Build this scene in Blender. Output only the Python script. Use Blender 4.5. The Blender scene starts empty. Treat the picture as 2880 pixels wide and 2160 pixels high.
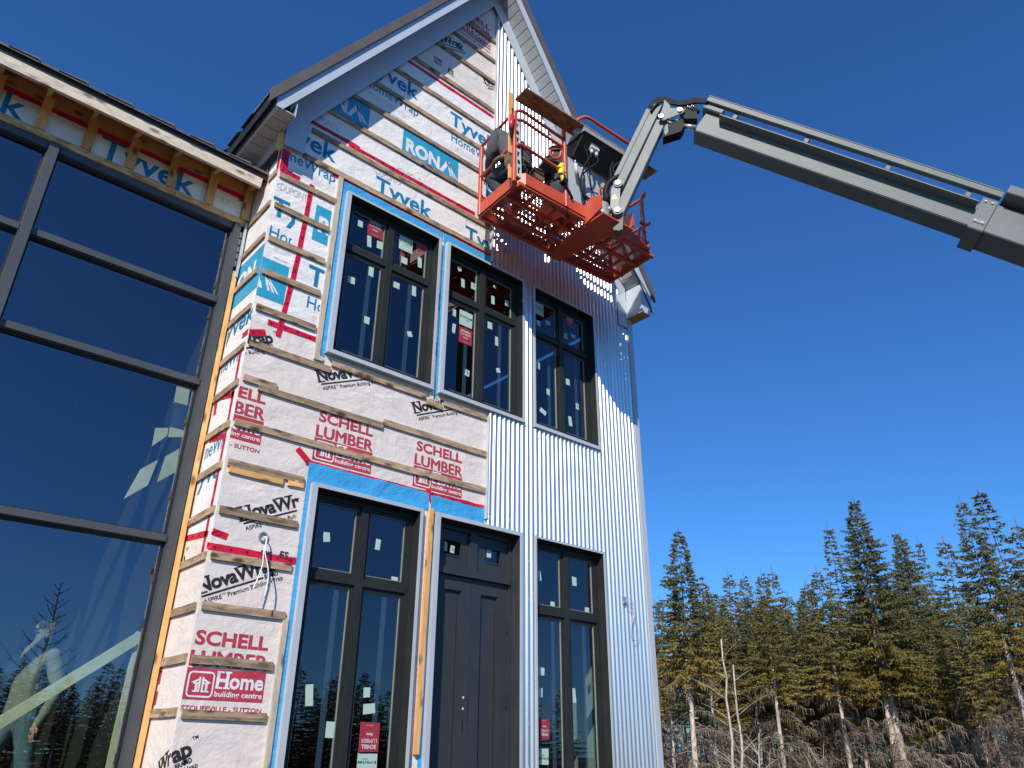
import bpy, bmesh, math, random
import numpy as np
from mathutils import Vector, Matrix

# ------------------------------------------------------------------ camera, sky, sun, exposure
SC = bpy.context.scene
EYE = 1.6                     # camera height above the ground, metres
DIST = 6.2                    # camera to the gable facade (plane Y = 0)
YAW, PITCH, ROLL, FPX = math.radians(41.46), math.radians(26.12), math.radians(0.4456), 2137.5
_f = np.array([math.sin(YAW)*math.cos(PITCH), math.cos(YAW)*math.cos(PITCH), math.sin(PITCH)])
_r0 = np.array([math.cos(YAW), -math.sin(YAW), 0.0]); _u0 = np.cross(_r0, _f)
_r = _r0*math.cos(ROLL) + _u0*math.sin(ROLL); _u = -_r0*math.sin(ROLL) + _u0*math.cos(ROLL)
CAM = np.array([0.0, -DIST, EYE])
cam_data = bpy.data.cameras.new('camera'); cam = bpy.data.objects.new('camera', cam_data)
SC.collection.objects.link(cam)
cam_data.sensor_fit = 'HORIZONTAL'; cam_data.sensor_width = 36.0
cam_data.lens = 36.0*FPX/2880.0
cam_data.clip_start = 0.05; cam_data.clip_end = 3000
m = Matrix(((_r[0], _u[0], -_f[0], CAM[0]), (_r[1], _u[1], -_f[1], CAM[1]), (_r[2], _u[2], -_f[2], CAM[2]), (0, 0, 0, 1)))
cam.matrix_world = m
SC.camera = cam

SUN_DIR = Vector((1.275, 1.0, -1.15)).normalized()      # the way the light travels
sun_el = math.asin(-SUN_DIR.z)
world = bpy.data.worlds.new('World'); SC.world = world; world.use_nodes = True
wn = world.node_tree; wn.nodes.clear()
wo = wn.nodes.new('ShaderNodeOutputWorld'); bg = wn.nodes.new('ShaderNodeBackground'); sky = wn.nodes.new('ShaderNodeTexSky')
sky.sky_type = 'NISHITA'; sky.sun_disc = False
sky.sun_elevation = sun_el
sky.sun_rotation = math.atan2(-SUN_DIR.x, -SUN_DIR.y)
sky.altitude = 300.0; sky.air_density = 1.0; sky.dust_density = 0.0; sky.ozone_density = 1.0
bg.inputs['Strength'].default_value = 0.079
deep = wn.nodes.new('ShaderNodeMix'); deep.data_type = 'RGBA'; deep.blend_type = 'MULTIPLY'; deep.inputs[0].default_value = 1.0
deep.inputs[7].default_value = (0.39, 0.94, 1.66, 1)          # the deep, saturated blue of the photograph's clear sky
wn.links.new(sky.outputs[0], deep.inputs[6]); wn.links.new(deep.outputs[2], bg.inputs[0]); wn.links.new(bg.outputs[0], wo.inputs[0])
sl = bpy.data.lights.new('sun', 'SUN'); sl.energy = 4.6; sl.angle = math.radians(0.53); sl.color = (1.0, 0.94, 0.85)
so = bpy.data.objects.new('sun', sl); SC.collection.objects.link(so)
so.rotation_euler = SUN_DIR.to_track_quat('-Z', 'Y').to_euler(); so.location = (-20, -16, 30)
SC.view_settings.view_transform = 'Standard'; SC.view_settings.look = 'None'
SC.view_settings.exposure = 0.2; SC.view_settings.gamma = 1.0
try: SC.view_settings.use_curve_mapping = False
except Exception: pass

# ------------------------------------------------------------------ pixel (2880 x 2160 photograph) -> place
def ray(px, py):
    return _r*((px-1440.0)/FPX) + _u*((1080.0-py)/FPX) + _f
def zm(ox, oy, s=2.765): return lambda a, b: (ox + a/s, oy + b/s)
def F(p, y=0.0):              # a point on a plane parallel to the facade
    d = ray(*p); t = (DIST + y)/d[1]; q = CAM + d*t; return Vector(q)
def G(p, x=2.22):             # a point on a plane parallel to the return wall
    d = ray(*p); t = x/d[0]; return Vector(CAM + d*t)
def PH(p, z):                 # a point on a level plane, z above ground
    d = ray(*p); t = (z-EYE)/d[2]; return Vector(CAM + d*t)
rng = random.Random(7)

# ------------------------------------------------------------------ mesh helpers
COL = SC.collection
def link(name, me, parent=None, mats=(), smooth=False):
    o = bpy.data.objects.new(name, me); COL.objects.link(o)
    for mm in mats: me.materials.append(mm)
    if smooth:
        me.polygons.foreach_set('use_smooth', [True]*len(me.polygons))
    setpar(o, parent)
    return o
WORLD = {}
def setpar(o, parent, M=None):
    """everything is authored in world coordinates; the parent's place is taken out again"""
    if M is not None: o.matrix_basis = M
    WORLD[o.name] = o.matrix_basis.copy()
    if parent is not None:
        o.parent = parent; o.matrix_parent_inverse = WORLD[parent.name].inverted()
def mesh(name, verts, faces, mat, parent=None, smooth=False):
    me = bpy.data.meshes.new(name); me.from_pydata([tuple(v) for v in verts], [], faces); me.update()
    return link(name, me, parent, (mat,) if mat else (), smooth)
def empty(name, loc=(0, 0, 0), label=None, cat=None, group=None):
    o = bpy.data.objects.new(name, None); COL.objects.link(o); o.location = loc; o.empty_display_size = 0.2; WORLD[o.name] = Matrix.Translation(loc)
    tag(o, label, cat, group); return o
def tag(o, label=None, cat=None, group=None, kind=None):
    if label: o['label'] = label
    if cat: o['category'] = cat
    if group: o['group'] = group
    if kind: o['kind'] = kind
    return o
class MB:
    """collects shapes that become ONE mesh"""
    def __init__(s): s.v = []; s.f = []; s.mi = []
    def add(s, vs, fs, mi=0):
        n = len(s.v); s.v += [tuple(v) for v in vs]; s.f += [tuple(i+n for i in f) for f in fs]; s.mi += [mi]*len(fs); return s
    def box(s, a, b, mi=0):
        x0, y0, z0 = a; x1, y1, z1 = b
        x0, x1 = min(x0, x1), max(x0, x1); y0, y1 = min(y0, y1), max(y0, y1); z0, z1 = min(z0, z1), max(z0, z1)
        return s.add([(x0,y0,z0),(x1,y0,z0),(x1,y1,z0),(x0,y1,z0),(x0,y0,z1),(x1,y0,z1),(x1,y1,z1),(x0,y1,z1)],
              [(0,3,2,1),(4,5,6,7),(0,1,5,4),(1,2,6,5),(2,3,7,6),(3,0,4,7)], mi)
    def bar(s, p0, p1, w, h, up=(0, 0, 1), mi=0, c=0.0):
        """box of section w (side) x h (up) from p0 to p1, edges chamfered by c"""
        p0 = Vector(p0); p1 = Vector(p1); d = (p1-p0).normalized(); sd = d.cross(Vector(up)).normalized(); uu = sd.cross(d)
        if c > 0:
            a, b = w/2, h/2
            sec = [(-a+c,-b),(a-c,-b),(a,-b+c),(a,b-c),(a-c,b),(-a+c,b),(-a,b-c),(-a,-b+c)]
        else: sec = [(-w/2,-h/2),(w/2,-h/2),(w/2,h/2),(-w/2,h/2)]
        n = len(sec)
        vs = [p0+sd*x+uu*y for x, y in sec] + [p1+sd*x+uu*y for x, y in sec]
        fs = [(i, (i+1) % n, n+(i+1) % n, n+i) for i in range(n)] + [tuple(range(n))[::-1], tuple(range(n, 2*n))]
        return s.add(vs, fs, mi)
    def prism(s, pts, ext, mi=0):
        """polygon (list of 3D points) pushed along the vector ext"""
        ext = Vector(ext); n = len(pts); pts = [Vector(p) for p in pts]
        vs = pts + [p+ext for p in pts]
        fs = [tuple(range(n))[::-1], tuple(range(n, 2*n))] + [(i, (i+1) % n, n+(i+1) % n, n+i) for i in range(n)]
        return s.add(vs, fs, mi)
    def tube(s, pts, r, n=8, mi=0, cap=True, taper=None):
        pts = [Vector(p) for p in pts]; k = len(pts); rr = [r]*k if taper is None else [r+(taper-r)*i/(k-1) for i in range(k)]
        t0 = (pts[1]-pts[0]).normalized(); ref = Vector((0, 0, 1)) if abs(t0.z) < 0.9 else Vector((1, 0, 0))
        nrm = t0.cross(ref).normalized(); vs = []
        for i, p in enumerate(pts):
            t = (pts[min(i+1, k-1)]-pts[max(i-1, 0)]).normalized()
            nrm = (nrm - t*nrm.dot(t)).normalized(); b = t.cross(nrm)
            for j in range(n):
                a = 2*math.pi*j/n; vs.append(p+(nrm*math.cos(a)+b*math.sin(a))*rr[i])
        fs = [(i*n+j, i*n+(j+1) % n, (i+1)*n+(j+1) % n, (i+1)*n+j) for i in range(k-1) for j in range(n)]
        if cap: fs += [tuple(range(n))[::-1], tuple(range((k-1)*n, k*n))]
        return s.add(vs, fs, mi)
    def quad(s, a, b, c, d, mi=0): return s.add([a, b, c, d], [(0, 1, 2, 3)], mi)
    def build(s, name, mat, parent=None, smooth=False):
        me = bpy.data.meshes.new(name); me.from_pydata(s.v, [], s.f); me.update()
        mats = mat if isinstance(mat, (list, tuple)) else [mat]
        o = link(name, me, parent, mats, smooth)
        if len(mats) > 1: me.polygons.foreach_set('material_index', s.mi)
        return o
def curve_pts(ctrl, n=8):
    """Catmull-Rom through the control points"""
    P = [Vector(c) for c in ctrl]; P = [P[0]*2-P[1]] + P + [P[-1]*2-P[-2]]; out = []
    for i in range(1, len(P)-2):
        for k in range(n):
            t = k/n; a, b, c, d = P[i-1], P[i], P[i+1], P[i+2]
            out.append(0.5*((2*b)+(c-a)*t+(2*a-5*b+4*c-d)*t*t+(3*b-a-3*c+d)*t**3))
    out.append(P[-2]); return out
def plank(name, p0, p1, w, h, mat, parent, up=(0, 0, 1), rough=0.0025, seed=None):
    """a length of lumber: local X runs along it, slightly uneven, ends not quite square"""
    p0 = Vector(p0); p1 = Vector(p1); d = p1-p0; L = d.length; d.normalize()
    sd = d.cross(Vector(up)).normalized(); uu = sd.cross(d)
    rg = random.Random(seed if seed is not None else rng.random())
    nseg = max(2, min(10, int(L/0.25)))
    sec = [(-1,-1),(1,-1),(1,1),(-1,1)]; vs = []
    for i in range(nseg+1):
        t = i/nseg; jx = rg.uniform(-rough, rough); jy = rg.uniform(-rough, rough)*0.5
        for a, b in sec:
            ex = rg.uniform(-0.004, 0.004) if i in (0, nseg) else 0
            vs.append((t*L+ex, a*w/2+jy, b*h/2+jx+rg.uniform(-rough, rough)*0.4))
    fs = [(i*4+j, i*4+(j+1) % 4, (i+1)*4+(j+1) % 4, (i+1)*4+j) for i in range(nseg) for j in range(4)]
    fs += [(3, 2, 1, 0), tuple(nseg*4+k for k in range(4))]
    o = mesh(name, vs, fs, mat, parent)
    setpar(o, parent, Matrix(((d.x, sd.x, uu.x, p0.x), (d.y, sd.y, uu.y, p0.y), (d.z, sd.z, uu.z, p0.z), (0, 0, 0, 1))))
    return o

# ------------------------------------------------------------------ materials
MAT = {}
def nodes(name):
    mt = bpy.data.materials.new(name); mt.use_nodes = True; nt = mt.node_tree
    b = nt.nodes['Principled BSDF']; MAT[name] = mt
    return mt, nt, b, nt.nodes.new, nt.links.new
def ramp(N, cols):
    r = N('ShaderNodeValToRGB'); e = r.color_ramp.elements
    while len(e) < len(cols): e.new(0.5)
    for k, (p, c) in enumerate(cols): e[k].position = p; e[k].color = (*c, 1)
    return r
def plain(name, col, rough=0.5, metal=0.0, var=0.12, scale=6.0, bump=0.0, bscale=60.0, space='Object', spec=0.5, dirt=None, dscale=2.0):
    """base colour broken up by noise, a little relief, optional stains with a shape of their own"""
    mt, nt, b, N, Lk = nodes(name)
    tc = N('ShaderNodeTexCoord'); g = N('ShaderNodeNewGeometry')
    vec = g.outputs['Position'] if space == 'World' else tc.outputs['Object']
    n1 = N('ShaderNodeTexNoise'); n1.inputs['Scale'].default_value = scale; n1.inputs['Detail'].default_value = 6; n1.inputs['Roughness'].default_value = 0.6
    Lk(vec, n1.inputs['Vector'])
    lo = tuple(c*(1-var) for c in col); hi = tuple(min(1, c*(1+var)) for c in col)
    rp = ramp(N, [(0.3, lo), (0.7, hi)]); Lk(n1.outputs['Fac'], rp.inputs[0]); out = rp.outputs[0]
    if dirt:
        n2 = N('ShaderNodeTexNoise'); n2.inputs['Scale'].default_value = dscale; n2.inputs['Detail'].default_value = 8; n2.inputs['Roughness'].default_value = 0.7
        Lk(vec, n2.inputs['Vector']); r2 = ramp(N, [(0.52, (0, 0, 0)), (0.72, (1, 1, 1))]); Lk(n2.outputs['Fac'], r2.inputs[0])
        mx = N('ShaderNodeMix'); mx.data_type = 'RGBA'; mx.inputs[7].default_value = (*dirt, 1)
        ml = N('ShaderNodeMath'); ml.operation = 'MULTIPLY'; ml.inputs[1].default_value = 0.6
        Lk(r2.outputs[0], ml.inputs[0]); Lk(ml.outputs[0], mx.inputs[0]); Lk(out, mx.inputs[6]); out = mx.outputs[2]
    Lk(out, b.inputs['Base Color'])
    b.inputs['Roughness'].default_value = rough; b.inputs['Metallic'].default_value = metal
    b.inputs['Specular IOR Level'].default_value = spec
    rr = N('ShaderNodeMapRange'); rr.inputs[3].default_value = max(0.02, rough-0.08); rr.inputs[4].default_value = min(1, rough+0.08)
    Lk(n1.outputs['Fac'], rr.inputs[0]); Lk(rr.outputs[0], b.inputs['Roughness'])
    if bump > 0:
        n3 = N('ShaderNodeTexNoise'); n3.inputs['Scale'].default_value = bscale; n3.inputs['Detail'].default_value = 5; Lk(vec, n3.inputs['Vector'])
        bp = N('ShaderNodeBump'); bp.inputs['Strength'].default_value = bump; bp.inputs['Distance'].default_value = 0.01
        Lk(n3.outputs['Fac'], bp.inputs['Height']); Lk(bp.outputs[0], b.inputs['Normal'])
    return mt
def wrapmat(name, col, rough=0.5, var=0.05, strength=0.5, smudge=None):
    """building wrap, tape and print: all share the same creases, taken from the place itself"""
    mt, nt, b, N, Lk = nodes(name)
    g = N('ShaderNodeNewGeometry')
    mp = N('ShaderNodeMapping'); mp.inputs['Scale'].default_value = (1.0, 1.0, 1.25); mp.inputs['Rotation'].default_value = (0, 0.5, 0)
    Lk(g.outputs['Position'], mp.inputs['Vector'])
    n1 = N('ShaderNodeTexNoise'); n1.inputs['Scale'].default_value = 2.6; n1.inputs['Detail'].default_value = 4; n1.inputs['Distortion'].default_value = 0.9
    n2 = N('ShaderNodeTexNoise'); n2.inputs['Scale'].default_value = 11; n2.inputs['Detail'].default_value = 5; n2.inputs['Distortion'].default_value = 1.6
    w = N('ShaderNodeTexWave'); w.wave_type = 'BANDS'; w.bands_direction = 'DIAGONAL'; w.inputs['Scale'].default_value = 1.6
    w.inputs['Distortion'].default_value = 14; w.inputs['Detail'].default_value = 4; w.inputs['Detail Scale'].default_value = 1.1
    for n in (n1, n2, w): Lk(mp.outputs[0], n.inputs['Vector'])
    a = N('ShaderNodeMath'); a.operation = 'MULTIPLY_ADD'; a.inputs[1].default_value = 0.22; Lk(n2.outputs['Fac'], a.inputs[0]); Lk(n1.outputs['Fac'], a.inputs[2])
    a2 = N('ShaderNodeMath'); a2.operation = 'MULTIPLY_ADD'; a2.inputs[1].default_value = 0.10; Lk(w.outputs['Fac'], a2.inputs[0]); Lk(a.outputs[0], a2.inputs[2])
    bp = N('ShaderNodeBump'); bp.inputs['Strength'].default_value = strength; bp.inputs['Distance'].default_value = 0.06
    Lk(a2.outputs[0], bp.inputs['Height']); Lk(bp.outputs[0], b.inputs['Normal'])
    n4 = N('ShaderNodeTexNoise'); n4.inputs['Scale'].default_value = 5; n4.inputs['Detail'].default_value = 8; n4.inputs['Roughness'].default_value = 0.7
    Lk(g.outputs['Position'], n4.inputs['Vector'])
    lo = smudge if smudge else tuple(c*(1-var*2) for c in col)
    rp = ramp(N, [(0.3, lo), (0.55, col)]); Lk(n4.outputs['Fac'], rp.inputs[0]); Lk(rp.outputs[0], b.inputs['Base Color'])
    b.inputs['Roughness'].default_value = rough; b.inputs['Specular IOR Level'].default_value = 0.35
    return mt
def woodmat(name, c1, c2, stain=None, rough=0.75, knots=True, scale=1.0):
    """lumber: grain runs along local X, every piece its own shade"""
    mt, nt, b, N, Lk = nodes(name)
    tc = N('ShaderNodeTexCoord'); oi = N('ShaderNodeObjectInfo')
    ad = N('ShaderNodeVectorMath'); ad.operation = 'ADD'
    sc = N('ShaderNodeVectorMath'); sc.operation = 'SCALE'; sc.inputs['Scale'].default_value = 37.0
    cb = N('ShaderNodeCombineXYZ')
    for k in range(3): Lk(oi.outputs['Random'], cb.inputs[k])
    Lk(cb.outputs[0], sc.inputs[0]); Lk(tc.outputs['Object'], ad.inputs[0]); Lk(sc.outputs[0], ad.inputs[1])
    mp = N('ShaderNodeMapping'); mp.inputs['Scale'].default_value = (1.2*scale, 42*scale, 42*scale); Lk(ad.outputs[0], mp.inputs['Vector'])
    n1 = N('ShaderNodeTexNoise'); n1.inputs['Scale'].default_value = 1.0; n1.inputs['Detail'].default_value = 7; n1.inputs['Roughness'].default_value = 0.65; n1.inputs['Distortion'].default_value = 0.8
    Lk(mp.outputs[0], n1.inputs['Vector'])
    rp = ramp(N, [(0.28, c1), (0.72, c2)]); Lk(n1.outputs['Fac'], rp.inputs[0]); out = rp.outputs[0]
    # broad weathering patches
    mp2 = N('ShaderNodeMapping'); mp2.inputs['Scale'].default_value = (5.0, 14, 14); Lk(ad.outputs[0], mp2.inputs['Vector'])
    n2 = N('ShaderNodeTexNoise'); n2.inputs['Scale'].default_value = 1.3; n2.inputs['Detail'].default_value = 6; n2.inputs['Roughness'].default_value = 0.7; Lk(mp2.outputs[0], n2.inputs['Vector'])
    r2 = ramp(N, [(0.47, (0, 0, 0)), (0.66, (.85, .85, .85))]); Lk(n2.outputs['Fac'], r2.inputs[0])
    mx = N('ShaderNodeMix'); mx.data_type = 'RGBA'; Lk(r2.outputs[0], mx.inputs[0]); Lk(out, mx.inputs[6])
    mx.inputs[7].default_value = (*(stain or tuple(c*0.7 for c in c1)), 1); out = mx.outputs[2]
    if knots:
        mp3 = N('ShaderNodeMapping'); mp3.inputs['Scale'].default_value = (4.2, 10, 10); Lk(ad.outputs[0], mp3.inputs['Vector'])
        vo = N('ShaderNodeTexVoronoi'); vo.inputs['Scale'].default_value = 1.0; Lk(mp3.outputs[0], vo.inputs['Vector'])
        r3 = ramp(N, [(0.12, (1, 1, 1)), (0.30, (0, 0, 0))]); Lk(vo.outputs['Distance'], r3.inputs[0])
        m3 = N('ShaderNodeMix'); m3.data_type = 'RGBA'; Lk(r3.outputs[0], m3.inputs[0]); Lk(out, m3.inputs[6]); m3.inputs[7].default_value = (*tuple(c*0.35 for c in c1), 1); out = m3.outputs[2]
    hs = N('ShaderNodeHueSaturation'); mr = N('ShaderNodeMapRange'); mr.inputs[3].default_value = 0.78; mr.inputs[4].default_value = 1.2
    Lk(oi.outputs['Random'], mr.inputs[0]); Lk(mr.outputs[0], hs.inputs['Value']); Lk(out, hs.inputs['Color']); Lk(hs.outputs[0], b.inputs['Base Color'])
    b.inputs['Roughness'].default_value = rough; b.inputs['Specular IOR Level'].default_value = 0.25
    bp = N('ShaderNodeBump'); bp.inputs['Strength'].default_value = 0.35; bp.inputs['Distance'].default_value = 0.004
    Lk(n1.outputs['Fac'], bp.inputs['Height']); Lk(bp.outputs[0], b.inputs['Normal'])
    return mt
def flakemat(name, c1, c2, c3):
    """strand board: overlapping flakes"""
    mt, nt, b, N, Lk = nodes(name)
    tc = N('ShaderNodeTexCoord'); mp = N('ShaderNodeMapping'); mp.inputs['Scale'].default_value = (14, 34, 34); Lk(tc.outputs['Object'], mp.inputs['Vector'])
    n0 = N('ShaderNodeTexNoise'); n0.inputs['Scale'].default_value = 0.5; n0.inputs['Detail'].default_value = 2; Lk(mp.outputs[0], n0.inputs['Vector'])
    mxv = N('ShaderNodeMix'); mxv.data_type = 'VECTOR'; mxv.inputs[0].default_value = 0.6
    Lk(mp.outputs[0], mxv.inputs[4]); Lk(n0.outputs['Color'], mxv.inputs[5])
    vo = N('ShaderNodeTexVoronoi'); vo.inputs['Scale'].default_value = 1.0; Lk(mp.outputs[0], vo.inputs['Vector'])
    rp = ramp(N, [(0.1, c1), (0.5, c2), (0.9, c3)]); sx = N('ShaderNodeSeparateColor'); Lk(vo.outputs['Color'], sx.inputs[0]); Lk(sx.outputs[0], rp.inputs[0])
    n1 = N('ShaderNodeTexNoise'); n1.inputs['Scale'].default_value = 9; n1.inputs['Detail'].default_value = 8; Lk(tc.outputs['Object'], n1.inputs['Vector'])
    mx = N('ShaderNodeMix'); mx.data_type = 'RGBA'; mx.blend_type = 'MULTIPLY'; mx.inputs[0].default_value = 0.7
    r1 = ramp(N, [(0.25, (0.55, 0.5, 0.45)), (0.7, (1, 1, 1))]); Lk(n1.outputs['Fac'], r1.inputs[0])
    Lk(rp.outputs[0], mx.inputs[6]); Lk(r1.outputs[0], mx.inputs[7]); Lk(mx.outputs[2], b.inputs['Base Color'])
    b.inputs['Roughness'].default_value = 0.7
    bp = N('ShaderNodeBump'); bp.inputs['Strength'].default_value = 0.3; bp.inputs['Distance'].default_value = 0.003; Lk(sx.outputs[1], bp.inputs['Height']); Lk(bp.outputs[0], b.inputs['Normal'])
    return mt
def glassmat(name, tint, refl, base, wob=0.0):
    """coated double glazing: part mirror, part tinted see-through"""
    mt, nt, b, N, Lk = nodes(name); nt.nodes.remove(b); mt.use_transparent_shadow = True; out = nt.nodes['Material Output']
    tr = N('ShaderNodeBsdfTransparent'); tr.inputs[0].default_value = (*tint, 1)
    gl = N('ShaderNodeBsdfGlossy'); gl.inputs['Roughness'].default_value = 0.0; gl.inputs[0].default_value = (0.95, 0.90, 1.0, 1)
    lw = N('ShaderNodeLayerWeight'); lw.inputs[0].default_value = 0.5          # Facing = 1 - cos, the same from both sides of the pane
    pw = N('ShaderNodeMath'); pw.operation = 'POWER'; pw.inputs[1].default_value = 5.0; Lk(lw.outputs['Facing'], pw.inputs[0])
    fr = N('ShaderNodeMath'); fr.operation = 'MULTIPLY_ADD'; fr.inputs[1].default_value = 0.96; fr.inputs[2].default_value = 0.04; Lk(pw.outputs[0], fr.inputs[0])
    ma = N('ShaderNodeMath'); ma.operation = 'MULTIPLY_ADD'; ma.use_clamp = True; ma.inputs[1].default_value = refl; ma.inputs[2].default_value = base
    Lk(fr.outputs[0], ma.inputs[0]); mx = N('ShaderNodeMixShader'); Lk(ma.outputs[0], mx.inputs[0]); Lk(tr.outputs[0], mx.inputs[1]); Lk(gl.outputs[0], mx.inputs[2]); Lk(mx.outputs[0], out.inputs[0])
    if wob > 0:
        g = N('ShaderNodeNewGeometry'); n = N('ShaderNodeTexNoise'); n.inputs['Scale'].default_value = 0.9; n.inputs['Detail'].default_value = 1
        Lk(g.outputs['Position'], n.inputs['Vector']); bp = N('ShaderNodeBump'); bp.inputs['Strength'].default_value = wob; bp.inputs['Distance'].default_value = 0.01
        Lk(n.outputs['Fac'], bp.inputs['Height']); Lk(bp.outputs[0], gl.inputs['Normal'])
    return mt

wrapmat('wrap_white', (0.83, 0.80, 0.765), 0.42, 0.04, 0.40)
wrapmat('wrap_beige', (0.75, 0.665, 0.605), 0.55, 0.05, 0.34)
wrapmat('print_blue', (0.012, 0.20, 0.40), 0.45, 0.1, 0.36)
wrapmat('print_sky', (0.035, 0.34, 0.53), 0.45, 0.06, 0.36)
wrapmat('print_red', (0.48, 0.05, 0.075), 0.5, 0.1, 0.36)
wrapmat('print_black', (0.028, 0.026, 0.026), 0.55, 0.1, 0.36)
wrapmat('print_grey', (0.50, 0.50, 0.50), 0.5, 0.1, 0.36)
wrapmat('print_white', (0.78, 0.76, 0.75), 0.5, 0.05, 0.36)
wrapmat('tape_red', (0.62, 0.012, 0.045), 0.3, 0.12, 0.9)
wrapmat('tape_mark', (0.12, 0.01, 0.02), 0.4, 0.12, 0.9)
wrapmat('membrane_blue', (0.055, 0.35, 0.66), 0.4, 0.03, 0.55)
woodmat('wood_weathered', (0.22, 0.14, 0.08), (0.56, 0.41, 0.27), (0.12, 0.085, 0.06))
woodmat('wood_new', (0.64, 0.33, 0.11), (0.80, 0.48, 0.20), (0.58, 0.29, 0.09))
woodmat('wood_pale', (0.56, 0.47, 0.35), (0.78, 0.68, 0.54), (0.44, 0.37, 0.29))
woodmat('wood_tan', (0.66, 0.33, 0.12), (0.80, 0.45, 0.19), (0.60, 0.29, 0.10), knots=True)
flakemat('strand_board', (0.58, 0.29, 0.09), (0.76, 0.43, 0.15), (0.82, 0.54, 0.26))
flakemat('strand_board_old', (0.20, 0.10, 0.045), (0.30, 0.16, 0.075), (0.40, 0.24, 0.12))
plain('trim_steel', (0.50, 0.53, 0.56), 0.42, 0.15, 0.05, 3, 0.05, 12)
plain('fascia_grey', (0.50, 0.56, 0.63), 0.42, 0.1, 0.04, 1.5, 0.06, 4)
plain('soffit_grey', (0.42, 0.43, 0.44), 0.5, 0.0, 0.05, 4)
plain('roof_brown', (0.135, 0.115, 0.105), 0.5, 0.2, 0.12, 5, 0.1, 40)
plain('roof_black', (0.018, 0.016, 0.016), 0.55, 0.0, 0.15, 5)
plain('shingle', (0.10, 0.09, 0.085), 0.8, 0, 0.2, 20, 0.4, 120)
plain('frame_charcoal', (0.021, 0.024, 0.022), 0.5, 0.0, 0.15, 5, 0.03, 50, spec=0.3)
plain('mullion_grey', (0.085, 0.092, 0.095), 0.42, 0.3, 0.06, 2)
plain('door_charcoal', (0.033, 0.036, 0.041), 0.42, 0.0, 0.10, 4, 0.05, 60)
plain('gasket', (0.008, 0.008, 0.009), 0.6)
plain('sticker_pale', (0.42, 0.56, 0.48), 0.5, 0, 0.05, 20)
plain('sticker_red', (0.33, 0.03, 0.045), 0.45, 0, 0.06, 20)
plain('sticker_ink', (0.03, 0.05, 0.05), 0.5)
plain('sticker_print', (0.62, 0.62, 0.60), 0.5)
plain('sticker_teal', (0.02, 0.16, 0.20), 0.5)
plain('room_dark', (0.022, 0.021, 0.02), 0.8, 0, 0.2, 2)
plain('room_floor', (0.16, 0.11, 0.07), 0.8, 0, 0.2, 3)
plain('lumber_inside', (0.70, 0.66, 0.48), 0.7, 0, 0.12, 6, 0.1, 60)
plain('concrete', (0.34, 0.33, 0.32), 0.85, 0, 0.15, 3, 0.3, 40, 'World')
plain('orange_paint', (0.56, 0.078, 0.034), 0.42, 0.0, 0.10, 5, 0.05, 60, dirt=(0.30, 0.06, 0.03), dscale=7)
plain('orange_dark', (0.44, 0.062, 0.03), 0.45, 0.0, 0.16, 8, 0.1, 60, dirt=(0.22, 0.05, 0.03), dscale=9)
plain('boom_grey', (0.140, 0.158, 0.154), 0.5, 0.0, 0.07, 3, 0.03, 30, spec=0.35, dirt=(0.19, 0.20, 0.19), dscale=5)
plain('boom_light', (0.24, 0.255, 0.24), 0.5, 0.0, 0.06, 4, 0.03, 30, spec=0.35, dirt=(0.18, 0.18, 0.16), dscale=9)
plain('steel_pin', (0.72, 0.70, 0.66), 0.25, 0.8, 0.1, 20)
plain('rubber', (0.009, 0.009, 0.010), 0.6, 0, 0.2, 20, spec=0.2)
plain('console_grey', (0.30, 0.32, 0.32), 0.5, 0.1, 0.1, 8)
plain('console_dark', (0.03, 0.026, 0.025), 0.6, 0, 0.2, 8)
plain('plug_grey', (0.55, 0.56, 0.55), 0.5)
plain('warning_yellow', (0.75, 0.50, 0.02), 0.4)
plain('galvanized', (0.50, 0.52, 0.53), 0.35, 0.75, 0.15, 25)
plain('cable_white', (0.80, 0.80, 0.80), 0.4)
plain('cable_grey', (0.45, 0.45, 0.45), 0.5)
glassmat('glass_window', (0.40, 0.52, 0.50), 1.5, 0.06, 0.02)
glassmat('glass_curtain', (0.72, 0.82, 0.74), 1.7, 0.12, 0.04)
glassmat('glass_door', (0.22, 0.24, 0.24), 0.5, 0.02)
def sidingmat():
    mt, nt, b, N, Lk = nodes('siding_steel')
    g = N('ShaderNodeNewGeometry'); mp = N('ShaderNodeMapping'); mp.inputs['Scale'].default_value = (6, 6, 0.5); Lk(g.outputs['Position'], mp.inputs['Vector'])
    n = N('ShaderNodeTexNoise'); n.inputs['Scale'].default_value = 1.5; n.inputs['Detail'].default_value = 6; Lk(mp.outputs[0], n.inputs['Vector'])
    rp = ramp(N, [(0.3, (0.68, 0.66, 0.63)), (0.7, (0.78, 0.755, 0.72))]); Lk(n.outputs['Fac'], rp.inputs[0]); Lk(rp.outputs[0], b.inputs['Base Color'])
    b.inputs['Metallic'].default_value = 0.88; b.inputs['Roughness'].default_value = 0.31
    return mt
sidingmat()
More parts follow.
